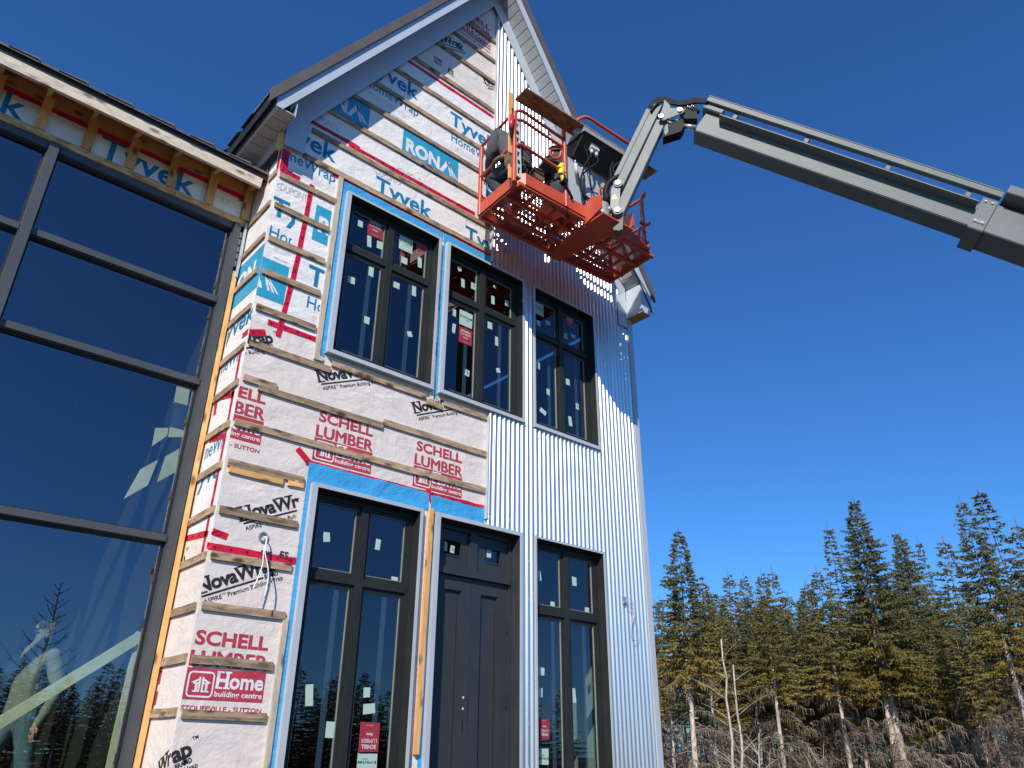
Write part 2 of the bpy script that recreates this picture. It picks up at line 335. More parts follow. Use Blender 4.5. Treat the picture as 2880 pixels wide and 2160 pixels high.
def groundmat():
    mt, nt, b, N, Lk = nodes('ground_soil')
    g = N('ShaderNodeNewGeometry'); n = N('ShaderNodeTexNoise'); n.inputs['Scale'].default_value = 0.35; n.inputs['Detail'].default_value = 10; n.inputs['Roughness'].default_value = 0.7; Lk(g.outputs['Position'], n.inputs['Vector'])
    n2 = N('ShaderNodeTexNoise'); n2.inputs['Scale'].default_value = 9; n2.inputs['Detail'].default_value = 8; Lk(g.outputs['Position'], n2.inputs['Vector'])
    rp = ramp(N, [(0.3, (0.06, 0.047, 0.034)), (0.5, (0.09, 0.072, 0.052)), (0.65, (0.065, 0.065, 0.033)), (0.8, (0.115, 0.097, 0.076))]); Lk(n.outputs['Fac'], rp.inputs[0])
    mx = N('ShaderNodeMix'); mx.data_type = 'RGBA'; mx.blend_type = 'MULTIPLY'; mx.inputs[0].default_value = 0.6
    r2 = ramp(N, [(0.3, (0.5, 0.5, 0.5)), (0.7, (1, 1, 1))]); Lk(n2.outputs['Fac'], r2.inputs[0]); Lk(rp.outputs[0], mx.inputs[6]); Lk(r2.outputs[0], mx.inputs[7]); Lk(mx.outputs[2], b.inputs['Base Color'])
    b.inputs['Roughness'].default_value = 0.95; bp = N('ShaderNodeBump'); bp.inputs['Strength'].default_value = 0.6; bp.inputs['Distance'].default_value = 0.05; Lk(n2.outputs['Fac'], bp.inputs['Height']); Lk(bp.outputs[0], b.inputs['Normal'])
groundmat()
plain('bead_glint', (0.20, 0.23, 0.20), 0.45)  # sun glint along the sash edges put into a lighter bead colour
plain('cylinder_brown', (0.12, 0.105, 0.085), 0.6, 0.0, 0.2, 10)

# ------------------------------------------------------------------ ground
E_ = EYE
def grid_ground():
    n = 60; S = 900.0; vs = []; fs = []
    for i in range(n+1):
        for j in range(n+1):
            u = (i/n*2-1); v = (j/n*2-1); x = S*u*abs(u)**1.5; y = S*v*abs(v)**1.5
            r = math.hypot(x-4, y+2); h = 0.0 if r < 22 else min(1.2, (r-22)*0.01)*math.sin(x*0.03+1)*math.cos(y*0.04)
            vs.append((x+4, y-2, h))
    for i in range(n):
        for j in range(n):
            a = i*(n+1)+j; fs.append((a, a+n+1, a+n+2, a+1))
    o = mesh('ground', vs, fs, MAT['ground_soil'], None, True); tag(o, kind='structure'); return o
ground = grid_ground()

# ------------------------------------------------------------------ the gable block
XL, XR, XC = 2.22, 7.79, 5.005
FLOOR = 0.80                       # floor above ground
SLOPE = 1.605
def rake(x, off): return E_ + off - SLOPE*abs(x-XC)
z1 = zm(0, 100); z2 = zm(600, 0); z3 = zm(1200, 0); z4 = zm(1300, 300, 3.318); z5 = zm(800, 400); z6 = zm(550, 700); z7 = zm(1200, 700)
z8 = zm(400, 1300); z9 = zm(0, 600); z10 = zm(0, 1200); z11 = zm(0, 1560); z12 = zm(700, 1560); z13 = zm(1200, 1400)
house = empty('gable_house', (XC, 0, 0), 'tall steep-gabled house front with printed wrap, wood strapping and half-finished corrugated steel siding', 'house')
# openings in the front wall: x0, x1, z0, z1
UZ0, UZ1, LZ1 = E_+3.585, E_+5.60, E_+2.245
OPEN = dict(u1=(3.055, 4.252, UZ0+.04, UZ1-.032), u2=(4.43, 5.608, UZ0+.04, UZ1-.032), u3=(5.83, 6.945, UZ0+.04, UZ1-.02),
            l1=(3.085, 4.225, FLOOR+.05, LZ1-.05), d=(4.485, 5.575, FLOOR, LZ1-.05), l3=(5.825, 6.935, FLOOR+.05, LZ1-.03))
def clip_poly(poly, a, b, c):     # keep a*x + b*z <= c
    out = []
    for i in range(len(poly)):
        p, q = poly[i], poly[(i+1) % len(poly)]; dp = a*p[0]+b*p[1]-c; dq = a*q[0]+b*q[1]-c
        if dp <= 0: out.append(p)
        if (dp < 0 < dq) or (dq < 0 < dp):
            t = dp/(dp-dq); out.append((p[0]+(q[0]-p[0])*t, p[1]+(q[1]-p[1])*t))
    return out
def wall_front():
    zt = F(z2(1850, 695)).z                 # the two sheets meet under the red tape
    zb = F(z6(760, 640)).z
    xs = sorted({XL, XR} | {v for o in OPEN.values() for v in o[:2]})
    zs = sorted({FLOOR-0.02, zb, zt, rake(XC, 10.66)} | {v for o in OPEN.values() for v in o[2:]} | {E_+5.95})
    sheets = {'wrap_beige': MB(), 'wrap_white': MB(), 'top': MB()}
    for i in range(len(xs)-1):
        for j in range(len(zs)-1):
            xm, zmid = (xs[i]+xs[i+1])/2, (zs[j]+zs[j+1])/2
            if any(o[0] < xm < o[1] and o[2] < zmid < o[3] for o in OPEN.values()): continue
            P = [(xs[i], zs[j]), (xs[i+1], zs[j]), (xs[i+1], zs[j+1]), (xs[i], zs[j+1])]
            P = clip_poly(P, -SLOPE, 1, E_+10.66-SLOPE*XC); P = clip_poly(P, SLOPE, 1, E_+10.66+SLOPE*XC) if P else P
            if len(P) < 3: continue
            k = 'top' if zmid > zt else ('wrap_white' if zmid > zb else 'wrap_beige')
            sheets[k].add([(x, 0, z) for x, z in P], [tuple(range(len(P)))])
    for k, mb in sheets.items(): mb.build('house_wrap', MAT['wrap_beige' if k == 'top' else k], house)
    return zt, zb
ZTOP, ZBOT = wall_front()
# sheathing behind, side walls, back, return wall wrap
mb = MB(); mb.box((XL+.01, 0.13, FLOOR-.3), (XL+.05, 8.0, E_+5.9)); mb.box((XR-.05, 0.0, FLOOR-.3), (XR-.004, 8.0, E_+5.9)); mb.box((XL+.05, 7.95, FLOOR-.3), (XR-.05, 8.0, E_+5.9))
mb.build('side_wall', MAT['wrap_beige'], house)
ZRET = G(z10(1560, 850)).z
mb = MB(); mb.quad((XL, 0, ZRET), (XL, 0.64, ZRET), (XL, 0.64, E_+6.0), (XL, 0, E_+6.0)); mb.build('house_wrap', MAT['wrap_white'], house)
mb = MB(); mb.quad((XL, 0, FLOOR-.02), (XL, 0.64, FLOOR-.02), (XL, 0.64, ZRET), (XL, 0, ZRET)); mb.build('house_wrap', MAT['wrap_beige'], house)
mb = MB(); mb.box((XL+.02, 0.02, -0.5), (XR-.02, 8.0, FLOOR-.3)); mb.box((XL+.02, .02, FLOOR-.3), (XR-.02, .10, FLOOR-.03)); mb.build('foundation', MAT['concrete'], house)
# rooms behind the glass
mb = MB()
mb.box((XL+.06, 0.14, FLOOR-.25), (XR-.06, 7.9, FLOOR-.02), 1); mb.box((XL+.06, 0.14, E_+2.6), (XR-.06, 7.9, E_+2.9), 0); mb.box((XL+.06, 0.14, E_+5.95), (XR-.06, 7.9, E_+6.05), 0)
mb.box((XL+.06, 4.0, FLOOR), (XR-.06, 4.06, E_+5.95), 0)
mb.build('interior', [MAT['room_dark'], MAT['room_floor']], house)

# ---- windows and doors
def ring(mb, x0, x1, z0, z1, wl, wr, wb, wt, y0, y1, mi=0):
    """a frame of four butted bars, outer edge x0..x1, z0..z1"""
    mb.box((x0, y0, z0), (x0+wl, y1, z1), mi); mb.box((x1-wr, y0, z0), (x1, y1, z1), mi)
    mb.box((x0+wl, y0, z0), (x1-wr, y1, z0+wb), mi); mb.box((x0+wl, y0, z1-wt), (x1-wr, y1, z1), mi)
def window(key, trans, label, trim=(0.055, 0.038, 0.042, 0.03), proud=0.055, glass='glass_window'):
    x0, x1, z0, z1 = OPEN[key]
    wdw = MB(); fy0, fy1 = 0.055, 0.125
    ring(wdw, x0+.004, x1-.004, z0+.004, z1-.004, .05, .05, .055, .05, fy0, fy1)
    xm = (x0+x1)/2; zt = z0+(z1-z0)*trans
    wdw.box((xm-.04, fy0-.012, z0+.059), (xm+.04, fy1, z1-.054))
    wdw.box((x0+.054, fy0-.010, zt-.035), (xm-.04, fy1, zt+.035)); wdw.box((xm+.04, fy0-.010, zt-.035), (x1-.054, fy1, zt+.035))
    w = wdw.build('window', MAT['frame_charcoal'], house); w['label'] = label
    t = MB(); a, b, c, d = trim
    ring(t, x0-a, x1+b, z0-c, z1+d, a-.003, b-.003, c-.003, d-.003, -proud, -.003)
    jl = MB(); ring(jl, x0-.0022, x1+.0022, z0-.0022, z1+.0022, .006, .006, .006, .006, -proud+.008, .07); jl.build('jamb_liner', MAT['frame_charcoal'], w)
    t.box((x0-a-.006, -proud-.012, z0-c-.012), (x1+b+.006, -.004, z0-c-.001))
    t.build('trim', MAT['trim_steel'], w)
    for (p0, p1, q0, q1) in ((x0+.054, xm-.04, z0+.059, zt-.035), (xm+.04, x1-.054, z0+.059, zt-.035), (x0+.054, xm-.04, zt+.035, z1-.054), (xm+.04, x1-.054, zt+.035, z1-.054)):
        s = MB(); sw = .034; ring(s, p0+.001, p1-.001, q0+.001, q1-.001, sw, sw, sw, sw, fy0+.012, fy1-.002); s.build('sash', MAT['frame_charcoal'], w)
        s = MB(); ring(s, p0+sw+.002, p1-sw-.002, q0+sw+.002, q1-sw-.002, .007, .007, .007, .007, fy0+.02, fy0+.036); s.build('glazing_bead', MAT['bead_glint'], w)
        mesh('pane', [(p0+sw, fy0+.034, q0+sw), (p1-sw, fy0+.034, q0+sw), (p1-sw, fy0+.034, q1-sw), (p0+sw, fy0+.034, q1-sw)], [(0, 1, 2, 3)], MAT[glass], w)
    return w
WIN = {}
WIN['u1'] = window('u1', 0.685, 'upper window in wrapped wall with red sign and steel edge trim')
WIN['u2'] = window('u2', 0.685, 'middle upper window with two paper signs on its left lower pane', trim=(0.05, 0.038, 0.042, 0.03))
WIN['u3'] = window('u3', 0.685, 'right upper window set in corrugated siding', trim=(0.026, 0.03, 0.042, 0.018))
WIN['l1'] = window('l1', 0.742, 'tall lower window beside the wrapped corner', trim=(0.06, 0.036, 0.05, 0.04))
WIN['l3'] = window('l3', 0.742, 'tall lower window set in corrugated siding', trim=(0.026, 0.032, 0.05, 0.024))
def double_door():
    x0, x1, z0, z1 = OPEN['d']; xm = (x0+x1)/2; zh = E_+1.70
    f = MB(); ring(f, x0+.003, x1-.003, z0, z1-.003, .045, .045, .03, .05, .09, .17)
    f.box((x0+.048, .06, zh-.03), (x1-.048, .17, zh+.045)); f.box((xm-.05, .085, zh+.045), (xm+.05, .17, z1-.053))
    dd = f.build('double_door', MAT['door_charcoal'], house); dd['label'] = 'charcoal double door with transom lights between the tall windows'
    t = MB(); ring(t, x0-.055, x1+.035, z0-.02, z1+.045, .052, .032, .015, .042, -.05, -.003)
    t.build('trim', MAT['trim_steel'], dd)
    t = MB(); ring(t, x0-.0022, x1+.0022, z0-.0022, z1+.0022, .005, .005, .005, .005, -.042, .088); t.build('jamb_liner', MAT['door_charcoal'], dd)
    for s, (a, b) in enumerate(((x0+.048, xm-.05), (xm+.05, x1-.048))):
        q0, q1 = zh+.045, z1-.053
        fr = MB(); ring(fr, a+.002, b-.002, q0+.002, q1-.002, .11, .09, .12, .1, .115, .165); fr.build('transom_light', MAT['door_charcoal'], dd)
        pb = MB(); ring(pb, a+.114, b-.094, q0+.124, q1-.104, .012, .012, .012, .012, .108, .114); pb.build('glazing_bead', MAT['door_charcoal'], dd)
        mesh('pane', [(a+.11, .14, q0+.12), (b-.09, .14, q0+.12), (b-.09, .14, q1-.1), (a+.11, .14, q1-.1)], [(0, 1, 2, 3)], MAT['glass_window'], dd)
    for s, (a, b) in enumerate(((x0+.05, xm-.002), (xm+.002, x1-.05))):
        q0, q1 = z0+.035, zh-.033
        lf = MB(); ring(lf, a, b, q0, q1, .125, .125, .28, .14, .105, .155)
        lf.box((a+.137, .135, q0+.292), (b-.137, .15, q1-.152))             # sunk panel
        ring(lf, a+.126, b-.126, q0+.281, q1-.141, .012, .012, .012, .012, .118, .15)
        xr = b-.20 if s == 0 else b-.19
        lf.box((xr, .122, q0+.293), (xr+.028, .1345, q1-.26))
        leaf = lf.build('door_leaf', MAT['door_charcoal'], dd)
        if s == 1:
            for zz in (q1-.42, q1-1.15, q1-1.9):
                h = MB(); h.tube([(b-.006, .097, zz-.07), (b-.006, .097, zz+.07)], .011, 8); h.tube([(b-.006, .097, zz-.085), (b-.006, .097, zz-.07)], .007, 6); h.build('hinge', MAT['gasket'], leaf)
        else:
            for k, (dz, r) in enumerate(((.0, .012), (-.10, .012))):
                h = MB(); zc = q0+1.28+dz; h.tube([(b-.062, .1035, zc), (b-.062, .112, zc)], r, 12); h.build('lock_bore', MAT['sticker_print'], leaf)
            h = MB(); h.box((b-.068, .1015, q0+.96), (b-.056, .1045, q0+1.08)); h.build('lock_slot', MAT['gasket'], leaf)
            h = MB(); h.box((b-.006, .1015, q0+1.05), (b-.0005, .1045, q0+1.27)); h.build('strike_slot', MAT['gasket'], leaf)
    return dd
DOOR = double_door()

# ---- corrugated siding, with the openings cut out
PITCH_C, AMP = 0.0712, 0.0125
def siding():
    hol = [(4.0, 5.658, UZ0-.012, UZ1+.002), (5.795, 6.985, UZ0-.012, UZ1+.0), (4.0, 5.612, -1, LZ1-.004), (5.79, 6.978, -1, LZ1+.003)]
    X0, X1, ZB = 5.105, 7.70, FLOOR-.05
    brk = sorted({X0, X1} | {h[k] for h in hol for k in (0, 1) if X0 < h[k] < X1})
    for i in range(len(brk)-1):
        a, b = brk[i], brk[i+1]; xm = (a+b)/2
        segs = [(ZB, None)]
        for h in hol:
            if h[0] < xm < h[1]:
                new = []
                for s0, s1 in segs:
                    if h[2] > s0: new.append((s0, h[2]))
                    new.append((max(s0, h[3]), s1))
                segs = new
        for s0, s1 in segs:
            n = max(2, int((b-a)/PITCH_C*10)); vs = []; fs = []
            for k in range(n+1):
                x = a+(b-a)*k/n; y = -0.036-AMP*math.cos(2*math.pi*x/PITCH_C)
                top = s1 if s1 is not None else rake(x, 10.60)
                vs += [(x, y, s0), (x, y, top)]
                if k: fs.append((2*k-2, 2*k, 2*k+1, 2*k-1))
            mesh('siding_sheet', vs, fs, MAT['siding_steel'], house, True)
    # cut edge seen from below and the fastener heads
    sc = MB(); rg = random.Random(3)
    for row in np.arange(FLOOR+.3, E_+9.6, 0.405):
        x = X0+.04
        k = 0
        while x < X1-.03:
            xx = round(x/PITCH_C)*PITCH_C
            if row < rake(xx, 10.2) and not any(h[0]-.02 < xx < h[1]+.02 and h[2]-.03 < row < h[3]+.03 for h in hol):
                yy = -0.036-AMP; zz = row+rg.uniform(-.012, .012)
                sc.tube([(xx, yy+.001, zz), (xx, yy-.005, zz)], .007, 6)
            x += PITCH_C*4
    o = sc.build('screw_heads', MAT['galvanized'], house); o['kind'] = 'stuff'
siding()
t = MB(); t.box((5.088, -.05, LZ1+.055), (5.102, -.003, UZ0-.075)); t.box((5.088, -.05, UZ1+.055), (5.102, -.003, rake(5.095, 10.35))); t.build('edge_trim', MAT['trim_steel'], house)
t = MB(); t.box((7.705, -.058, FLOOR-.06), (7.80, -.004, E_+5.86)); t.box((7.7925, -.003, FLOOR-.06), (7.80, .12, E_+5.86)); t.build('corner_trim', MAT['trim_steel'], house)

# ---- roof, fascia, soffit, frieze
def rake_strip(name, off0, off1, y0, y1, mat, xl, xr, parent, split=True):
    """a band that follows both slopes, from height offset off0 to off1, between y0 and y1"""
    for s in (0, 1):
        mb = MB()
        if s == 0: P = [(xl, rake(xl, off0)), (XC, rake(XC, off0)), (XC, rake(XC, off1)), (xl, rake(xl, off1))]
        else: P = [(XC, rake(XC, off0)), (xr, rake(xr, off0)), (xr, rake(xr, off1)), (XC, rake(XC, off1))]
        mb.prism([(x, y0, z) for x, z in P], (0, y1-y0, 0)); mb.build(name, mat, parent)
roofb = MB()
for s in (-1, 1):
    xe = XC+(-3.115 if s < 0 else 2.955)
    P = [(XC, rake(XC, 10.90)), (XC, rake(XC, 11.06)), (xe, rake(xe, 11.06)), (xe, rake(xe, 10.90))]
    roofb.prism([(x, -.335, z) for x, z in P], (0, 8.6, 0))
roof = roofb.build('roof', MAT['roof_black'], house)
# brown metal edge along the rake, in lengths
for s in (-1, 1):
    cuts = [0, 0.62, 1.55, 2.5, 3.135 if s < 0 else 3.0]
    for k in range(len(cuts)-1):
        a, b = XC+s*cuts[k], XC+s*(cuts[k+1]-.004)
        mb = MB(); P = [(a, rake(a, 10.925)), (b, rake(b, 10.925)), (b, rake(b, 11.115)), (a, rake(a, 11.115))]
        mb.prism([(x, -.375, z) for x, z in P], (0, .035, 0))
        P = [(a, rake(a, 11.075)), (b, rake(b, 11.075)), (b, rake(b, 11.115)), (a, rake(a, 11.115))]
        mb.prism([(x, -.339, z) for x, z in P], (0, .5, 0)); mb.build('drip_edge', MAT['roof_brown'], roof)
XE_L, XE_R = 1.955, 7.93
for s, xe in ((-1, XE_L), (1, XE_R)):
    cuts = [XC, XC+s*1.45, xe]
    for k in range(2):
        a, b = cuts[k], cuts[k+1]-(s*.002 if k == 0 else 0); mb = MB()
        lo = lambda x: max(rake(x, 10.69), E_+5.915)
        P = [(a, lo(a)), (b, lo(b)), (b, rake(b, 10.92)), (a, rake(a, 10.92))] if k == 0 else [(a, lo(a)), (XC+s*(10.69-5.915)/SLOPE, E_+5.915), (b, E_+5.915), (b, rake(b, 10.92)), (a, rake(a, 10.92))]
        mb.prism([(x, -.345, z) for x, z in P], (0, .012, 0)); mb.build('fascia', MAT['fascia_grey'], house)
# rake soffit panels on both slopes (ribbed, short pieces across the overhang)
for s in (-1, 1):
    L0, L1 = 0.05, 2.80; n = 34; step = (L1-L0)/n
    for k in range(n):
        a = XC+s*(L0+k*step); b = XC+s*(L0+(k+1)*step-.012)
        if s == -1 and k % 3: continue
        if s == -1: b = XC+s*(L0+(min(n, k+3))*step-.012)
        mb = MB(); so_ = .10 if s == -1 else 0.0
        P = [(a, rake(a, 10.70+so_)), (b, rake(b, 10.70+so_)), (b, rake(b, 10.735+so_)), (a, rake(a, 10.735+so_))]
        mb.prism([(x, -.331, z) for x, z in P], (0, .28, 0))
        c = XC+s*(L0+(k+1)*step); P = [(b, rake(b, 10.715+so_)), (c, rake(c, 10.715+so_)), (c, rake(c, 10.73+so_)), (b, rake(b, 10.73+so_))]
        mb.prism([(x, -.331, z) for x, z in P], (0, .28, 0)); mb.build('soffit_panel', MAT['soffit_grey'], house)
# frieze board against the wall
FO0, FO1 = 10.335, 10.70
def frieze():
    for s in (-1, 1):
        FO1 = 10.80 if s < 0 else 10.70
        a, b, c = XC+s*.0, XC+s*1.5, XC+s*2.565
        for (p, q) in ((a, b-s*.002), (b, c)):
            mb = MB(); P = [(p, rake(p, FO0)), (q, rake(q, FO0)), (q, rake(q, FO1)), (p, rake(p, FO1))]
            mb.prism([(x, -.062, z) for x, z in P], (0, .010, 0)); mb.build('frieze', MAT['fascia_grey'], house)
        e = c+s*.001; xw = (XL-.015) if s < 0 else 7.69
        if s < 0: P = [(e, rake(e, FO0)), (e, E_+5.775), (xw, E_+5.76), (xw, E_+6.02), (xw, rake(xw, FO1)), (e, rake(e, FO1))]
        else: P = [(e, rake(e, FO0)), (7.50, E_+6.2), (7.50, E_+5.68), (xw, E_+5.68), (xw, rake(xw, FO1)), (e, rake(e, FO1))]
        mb = MB(); mb.prism([(x, -.062, z) for x, z in P], (0, .010, 0)); mb.build('frieze', MAT['fascia_grey'], house)
frieze()
# left eave: soffit pieces along the side, fascia, closure, frieze on the return wall
for k in range(9):
    y0 = -.33+k*.165; mb = MB(); mb.box((XE_L+.03, y0, E_+5.922), (2.165, y0+.153, E_+5.935)); mb.box((XE_L+.03, y0+.153, E_+5.93), (2.165, y0+.165, E_+5.938)); mb.build('soffit_panel', MAT['soffit_grey'], house)
mb = MB(); mb.box((XE_L, -.332, E_+5.912), (XE_L+.028, 7.9, E_+6.12)); mb.build('fascia', MAT['fascia_grey'], house)
mb = MB(); mb.box((2.167, -.33, E_+5.912), (2.178, -.064, E_+6.10)); mb.box((2.167, -.062, E_+5.912), (2.19, 1.2, E_+5.93)); mb.build('soffit_closure', MAT['fascia_grey'], house)
mb = MB(); mb.box((2.186, .10, E_+5.80), (2.205, 1.4, E_+5.925)); mb.build('frieze', MAT['fascia_grey'], house)
mb = MB(); mb.box((2.200, .10, E_+5.66), (2.213, 1.4, E_+5.795)); mb.build('gutter_board', MAT['roof_black'], house)
plank('corner_block', (2.175, -.02, E_+5.69), (2.175, -.02, E_+5.915), .05, .05, MAT['wood_new'], house, up=(0, 1, 0))
# right eave box
mb = MB()
mb.box((7.70, -.333, E_+5.85), (7.711, -.064, E_+6.32)); mb.prism([(7.70, -.344, E_+5.85), (7.90, -.344, E_+5.85), (7.90, -.344, E_+6.04), (7.70, -.344, E_+6.35)], (0, .010, 0)); mb.box((7.885, -.33, E_+5.85), (7.898, .5, E_+6.0))
mb.build('eave_box', MAT['fascia_grey'], house)
mb = MB(); mb.box((7.714, -.328, E_+5.875), (7.884, .5, E_+5.89)); mb.build('eave_box_lining', MAT['wood_tan'], house)
mb = MB(); mb.box((7.90, -.32, E_+5.9), (XE_R, 7.9, E_+6.02)); mb.build('fascia', MAT['fascia_grey'], house)
# shingle ends that show past the left roof edge
for k in range(4):
    y = 0.05+k*.36; x = XC-3.10; z = rake(x, 11.06)
    mb = MB(); mb.prism([(x-.01, y, z-.005), (x-.045, y+.02, z-.035), (x-.045, y+.30, z-.035), (x-.01, y+.32, z-.005)], (.03, 0, .03)); mb.build('shingle', MAT['shingle'], roof)

# ---- strapping (battens), each its own length of lumber
TB = 0.020
def hb(pL, pR, xmin=None, xmax=None, mat='wood_weathered', h=0.064, zof=None):
    a, b = F(pL, -TB), F(pR, -TB); z = (a.z+b.z)/2 if zof is None else zof
    x0 = a.x if xmin is None else xmin; x1 = b.x if xmax is None else xmax
    z += rng.uniform(-.002, .002)
    return plank('batten', (x0, -TB/2-.0015, z+rng.uniform(-.004, .004)), (x1, -TB/2-.0015, z+rng.uniform(-.004, .004)), TB, h, MAT[mat], house)
XS = 5.084; X0B = XL+.02
for L in ((z2(1995, 185), z2(2170, 300)), (z2(1890, 257), z2(2170, 462)), (z2(1755, 350), z2(2170, 615)), (z2(1590, 455), z2(2170, 860)), (z2(1450, 545), z2(2170, 1025)),
          (z2(1290, 640), z2(2060, 1148)), (z2(1125, 748), z2(2060, 1325)), (z2(940, 862), z2(2060, 1530))):
    a, b = F(L[0], -TB), F(L[1], -TB); xw = XC-(E_+FO0+.03-(a.z+b.z)/2)/SLOPE
    xj = xw+(XS-xw)*rng.uniform(.35, .6)
    if XS-xw > 1.6: hb(L[0], L[1], xw, xj-.004); hb(L[0], L[1], xj, XS)
    else: hb(L[0], L[1], xw, XS)
hb(z2(780, 990), z5(1620, 690), 2.50, XS); hb(z2(700, 1190), z5(1610, 867), 2.45, 4.47, zof=None); hb(z2(700, 1190), z5(1610, 867), 4.475, XS)
XW1 = 2.86
hb(z2(490, 1333), z2(965, 1575), X0B, XW1+.04); hb(z1(2120, 1290), z5(380, 705), X0B, XW1); hb(z1(2078, 1550), z5(355, 957), X0B, XW1); hb(z6(512, 157), z6(1020, 370), X0B, XW1); hb(z6(465, 432), z6(985, 640), X0B, XW1)
hb(z6(400, 717), z6(1050, 942), X0B, None); hb(z6(1062, 885), z6(1790, 1150), None, None, h=.06)
hb(z6(1797, 1185), z6(1920, 1232)); hb(z6(1935, 1195), z6(2200, 1290), None, XS, h=.06)
hb(z6(357, 988), z6(633, 1068), X0B); hb(z6(487, 1085), z6(1460, 1368)); hb(z6(1465, 1362), z6(2200, 1560), None, XS)
hb(z6(297, 1352), z6(1300, 1612), X0B, None); hb(z6(1305, 1612), z6(1330, 1620), None, XS)
hb(z8(630, 0), z8(1310, 135), X0B, 2.955); hb(z8(680, 48), z8(1100, 142), mat='wood_new', h=.058); hb(z8(1135, 152), z8(1290, 182), None, 2.955, mat='wood_new', h=.058)
hb(z8(582, 360), z8(1240, 487), X0B, 2.945); hb(z8(517, 722), z8(1190, 822), X0B, 2.945); hb(z8(452, 1112), z8(1150, 1190), X0B, 2.945); hb(z8(372, 1537), z8(1060, 1578), X0B, 2.90)
hb(z11(1422, 1248), z11(2115, 1258), X0B, 2.90)
zz = F(z11(1750, 1252), -TB).z
for k in (1, 2): plank('batten', (X0B, -TB/2-.0015, zz-.4*k), (2.9, -TB/2-.0015, zz-.4*k), TB, .064, MAT['wood_weathered'], house)
# uprights beside the openings
plank('batten', (2.915, -TB/2-.0012, UZ0-.12), (2.915, -TB/2-.0012, UZ1+.17), TB, .055, MAT['wood_pale'], house, up=(1, 0, 0))
plank('batten', (2.955, -TB/2-.0012, FLOOR), (2.955, -TB/2-.0012, F(z8(1120, 1215)).z), TB, .05, MAT['wood_pale'], house, up=(1, 0, 0))
a, b = F(z12(1362, 0), -.05), F(z12(1266, 1555), -.05)
plank('batten', (4.352, -.025, b.z), (4.372, -.025, LZ1+.02), .03, .05, MAT['wood_new'], house, up=(1, 0, 0))
for x in (2.96, 4.30, 4.37):
    plank('blocking', (x-.025, -TB/2-.001, UZ0-.09), (x+.02, -TB/2-.001, UZ0-.09), TB, .05, MAT['wood_pale'], house)
# strapping on the return wall
RB = [(z1(2090, 1300), 1), (z1(2045, 1552), 1), (z9(2050, 168), 1), (z6(480, 155), 1), (z6(436, 428), 1), (z6(366, 748), 1), (z6(345, 1012), 1), (z6(276, 1338), 1), (z10(1740, 275), 1), (z10(1675, 630), 1), (z10(1605, 990), 1), (z10(1535, 1387), 1), (z11(1460, 795), 1), (z11(1385, 1220), 1)]
done = []
for p, _ in RB:
    z = G(p, XL-TB).z
    if any(abs(z-q) < .2 for q in done): continue
    done.append(z); plank('batten', (XL-TB/2-.0015, .012+rng.uniform(0, .03), z), (XL-TB/2-.0015, .56, z+rng.uniform(-.006, .006)), TB, .064, MAT['wood_weathered'], house)
plank('batten', (XL-TB/2-.0015, .012, G(z1(2120, 1080), XL-TB).z), (XL-TB/2-.0015, .2, G(z1(2120, 1080), XL-TB).z), TB, .064, MAT['wood_weathered'], house)

# ---- tape and membrane: thin strips laid on the wrap
def strip(name, pts2, w, mat, y=-.0035, parent=None, plane='F', mark=False):
    """strip of width w along points (x, z) on the front wall or (y, z) on the return"""
    for i in range(len(pts2)-1):
        a = Vector((pts2[i][0], pts2[i][1])); b = Vector((pts2[i+1][0], pts2[i+1][1])); d = (b-a).normalized(); n = Vector((-d.y, d.x))
        L = (b-a).length; seg = max(1, int(L/.12)); vs = []; fs = []
        for k in range(seg+1):
            p = a+(b-a)*k/seg; j0 = rng.uniform(-.004, .004); j1 = rng.uniform(-.004, .004)
            for sg, j in ((-1, j0), (1, j1)):
                q = p+n*(sg*w/2+j); vs.append((q.x, y, q.y) if plane == 'F' else (XL+y, q.x, q.y))
            if k: fs.append((2*k-2, 2*k, 2*k+1, 2*k-1) if plane == 'F' else (2*k-2, 2*k-1, 2*k+1, 2*k))
        mesh(name, vs, fs, MAT[mat], parent or house)
        if mark and L > .15:
            mk = MB(); s = rng.uniform(.03, .09)
            while s < L-.03:
                p = a+d*s; R = .0125
                ringp = []
                for (r0, r1, n0) in ((R*.62, R, 10),):
                    for k in range(n0):
                        t0, t1 = 2*math.pi*k/n0, 2*math.pi*(k+1)/n0
                        qs = [(p.x+math.cos(t)*r, p.y+math.sin(t)*r) for t, r in ((t0, r0), (t0, r1), (t1, r1), (t1, r0))]
                        mk.quad(*[((x, y-.0012, z) if plane == 'F' else (XL+y-.0012, x, z)) for x, z in qs])
                for off in (-.006, .0):
                    qs = [(p.x-.006, p.y+off), (p.x+.006, p.y+off), (p.x+.006, p.y+off+.003), (p.x-.006, p.y+off+.003)]
                    mk.quad(*[((x, y-.0013, z) if plane == 'F' else (XL+y-.0013, x, z)) for x, z in qs])
                s += .135+rng.uniform(-.01, .01)
            mk.build('tape_print', MAT['tape_mark'], parent or house)['kind'] = 'stuff'
def fx(p): q = F(p); return (q.x, q.z)
def gy(p): q = G(p); return (q.y, q.z)
def tapeF(p, q, w=.055, lv=True, **k):
    a, b = fx(p), fx(q)
    if lv: m_ = (a[1]+b[1])/2; a, b = (a[0], m_), (b[0], m_)
    strip('red_tape', [a, b], w, 'tape_red', mark=True, **k)
def tapeG(p, q, w=.055, **k): strip('red_tape', [gy(p), gy(q)], w, 'tape_red', plane='G', mark=True, **k)
a = fx(z2(1850, 695)); strip('red_tape', [(3.6, a[1]), (XS, a[1])], .05, 'tape_red', mark=True)
tapeF(z5(500, 5), z5(1480, 570)); a = fx(z2(900, 1020)); strip('red_tape', [(2.46, a[1]), (3.1, a[1]-.002)], .055, 'tape_red', mark=True, y=-.0032)
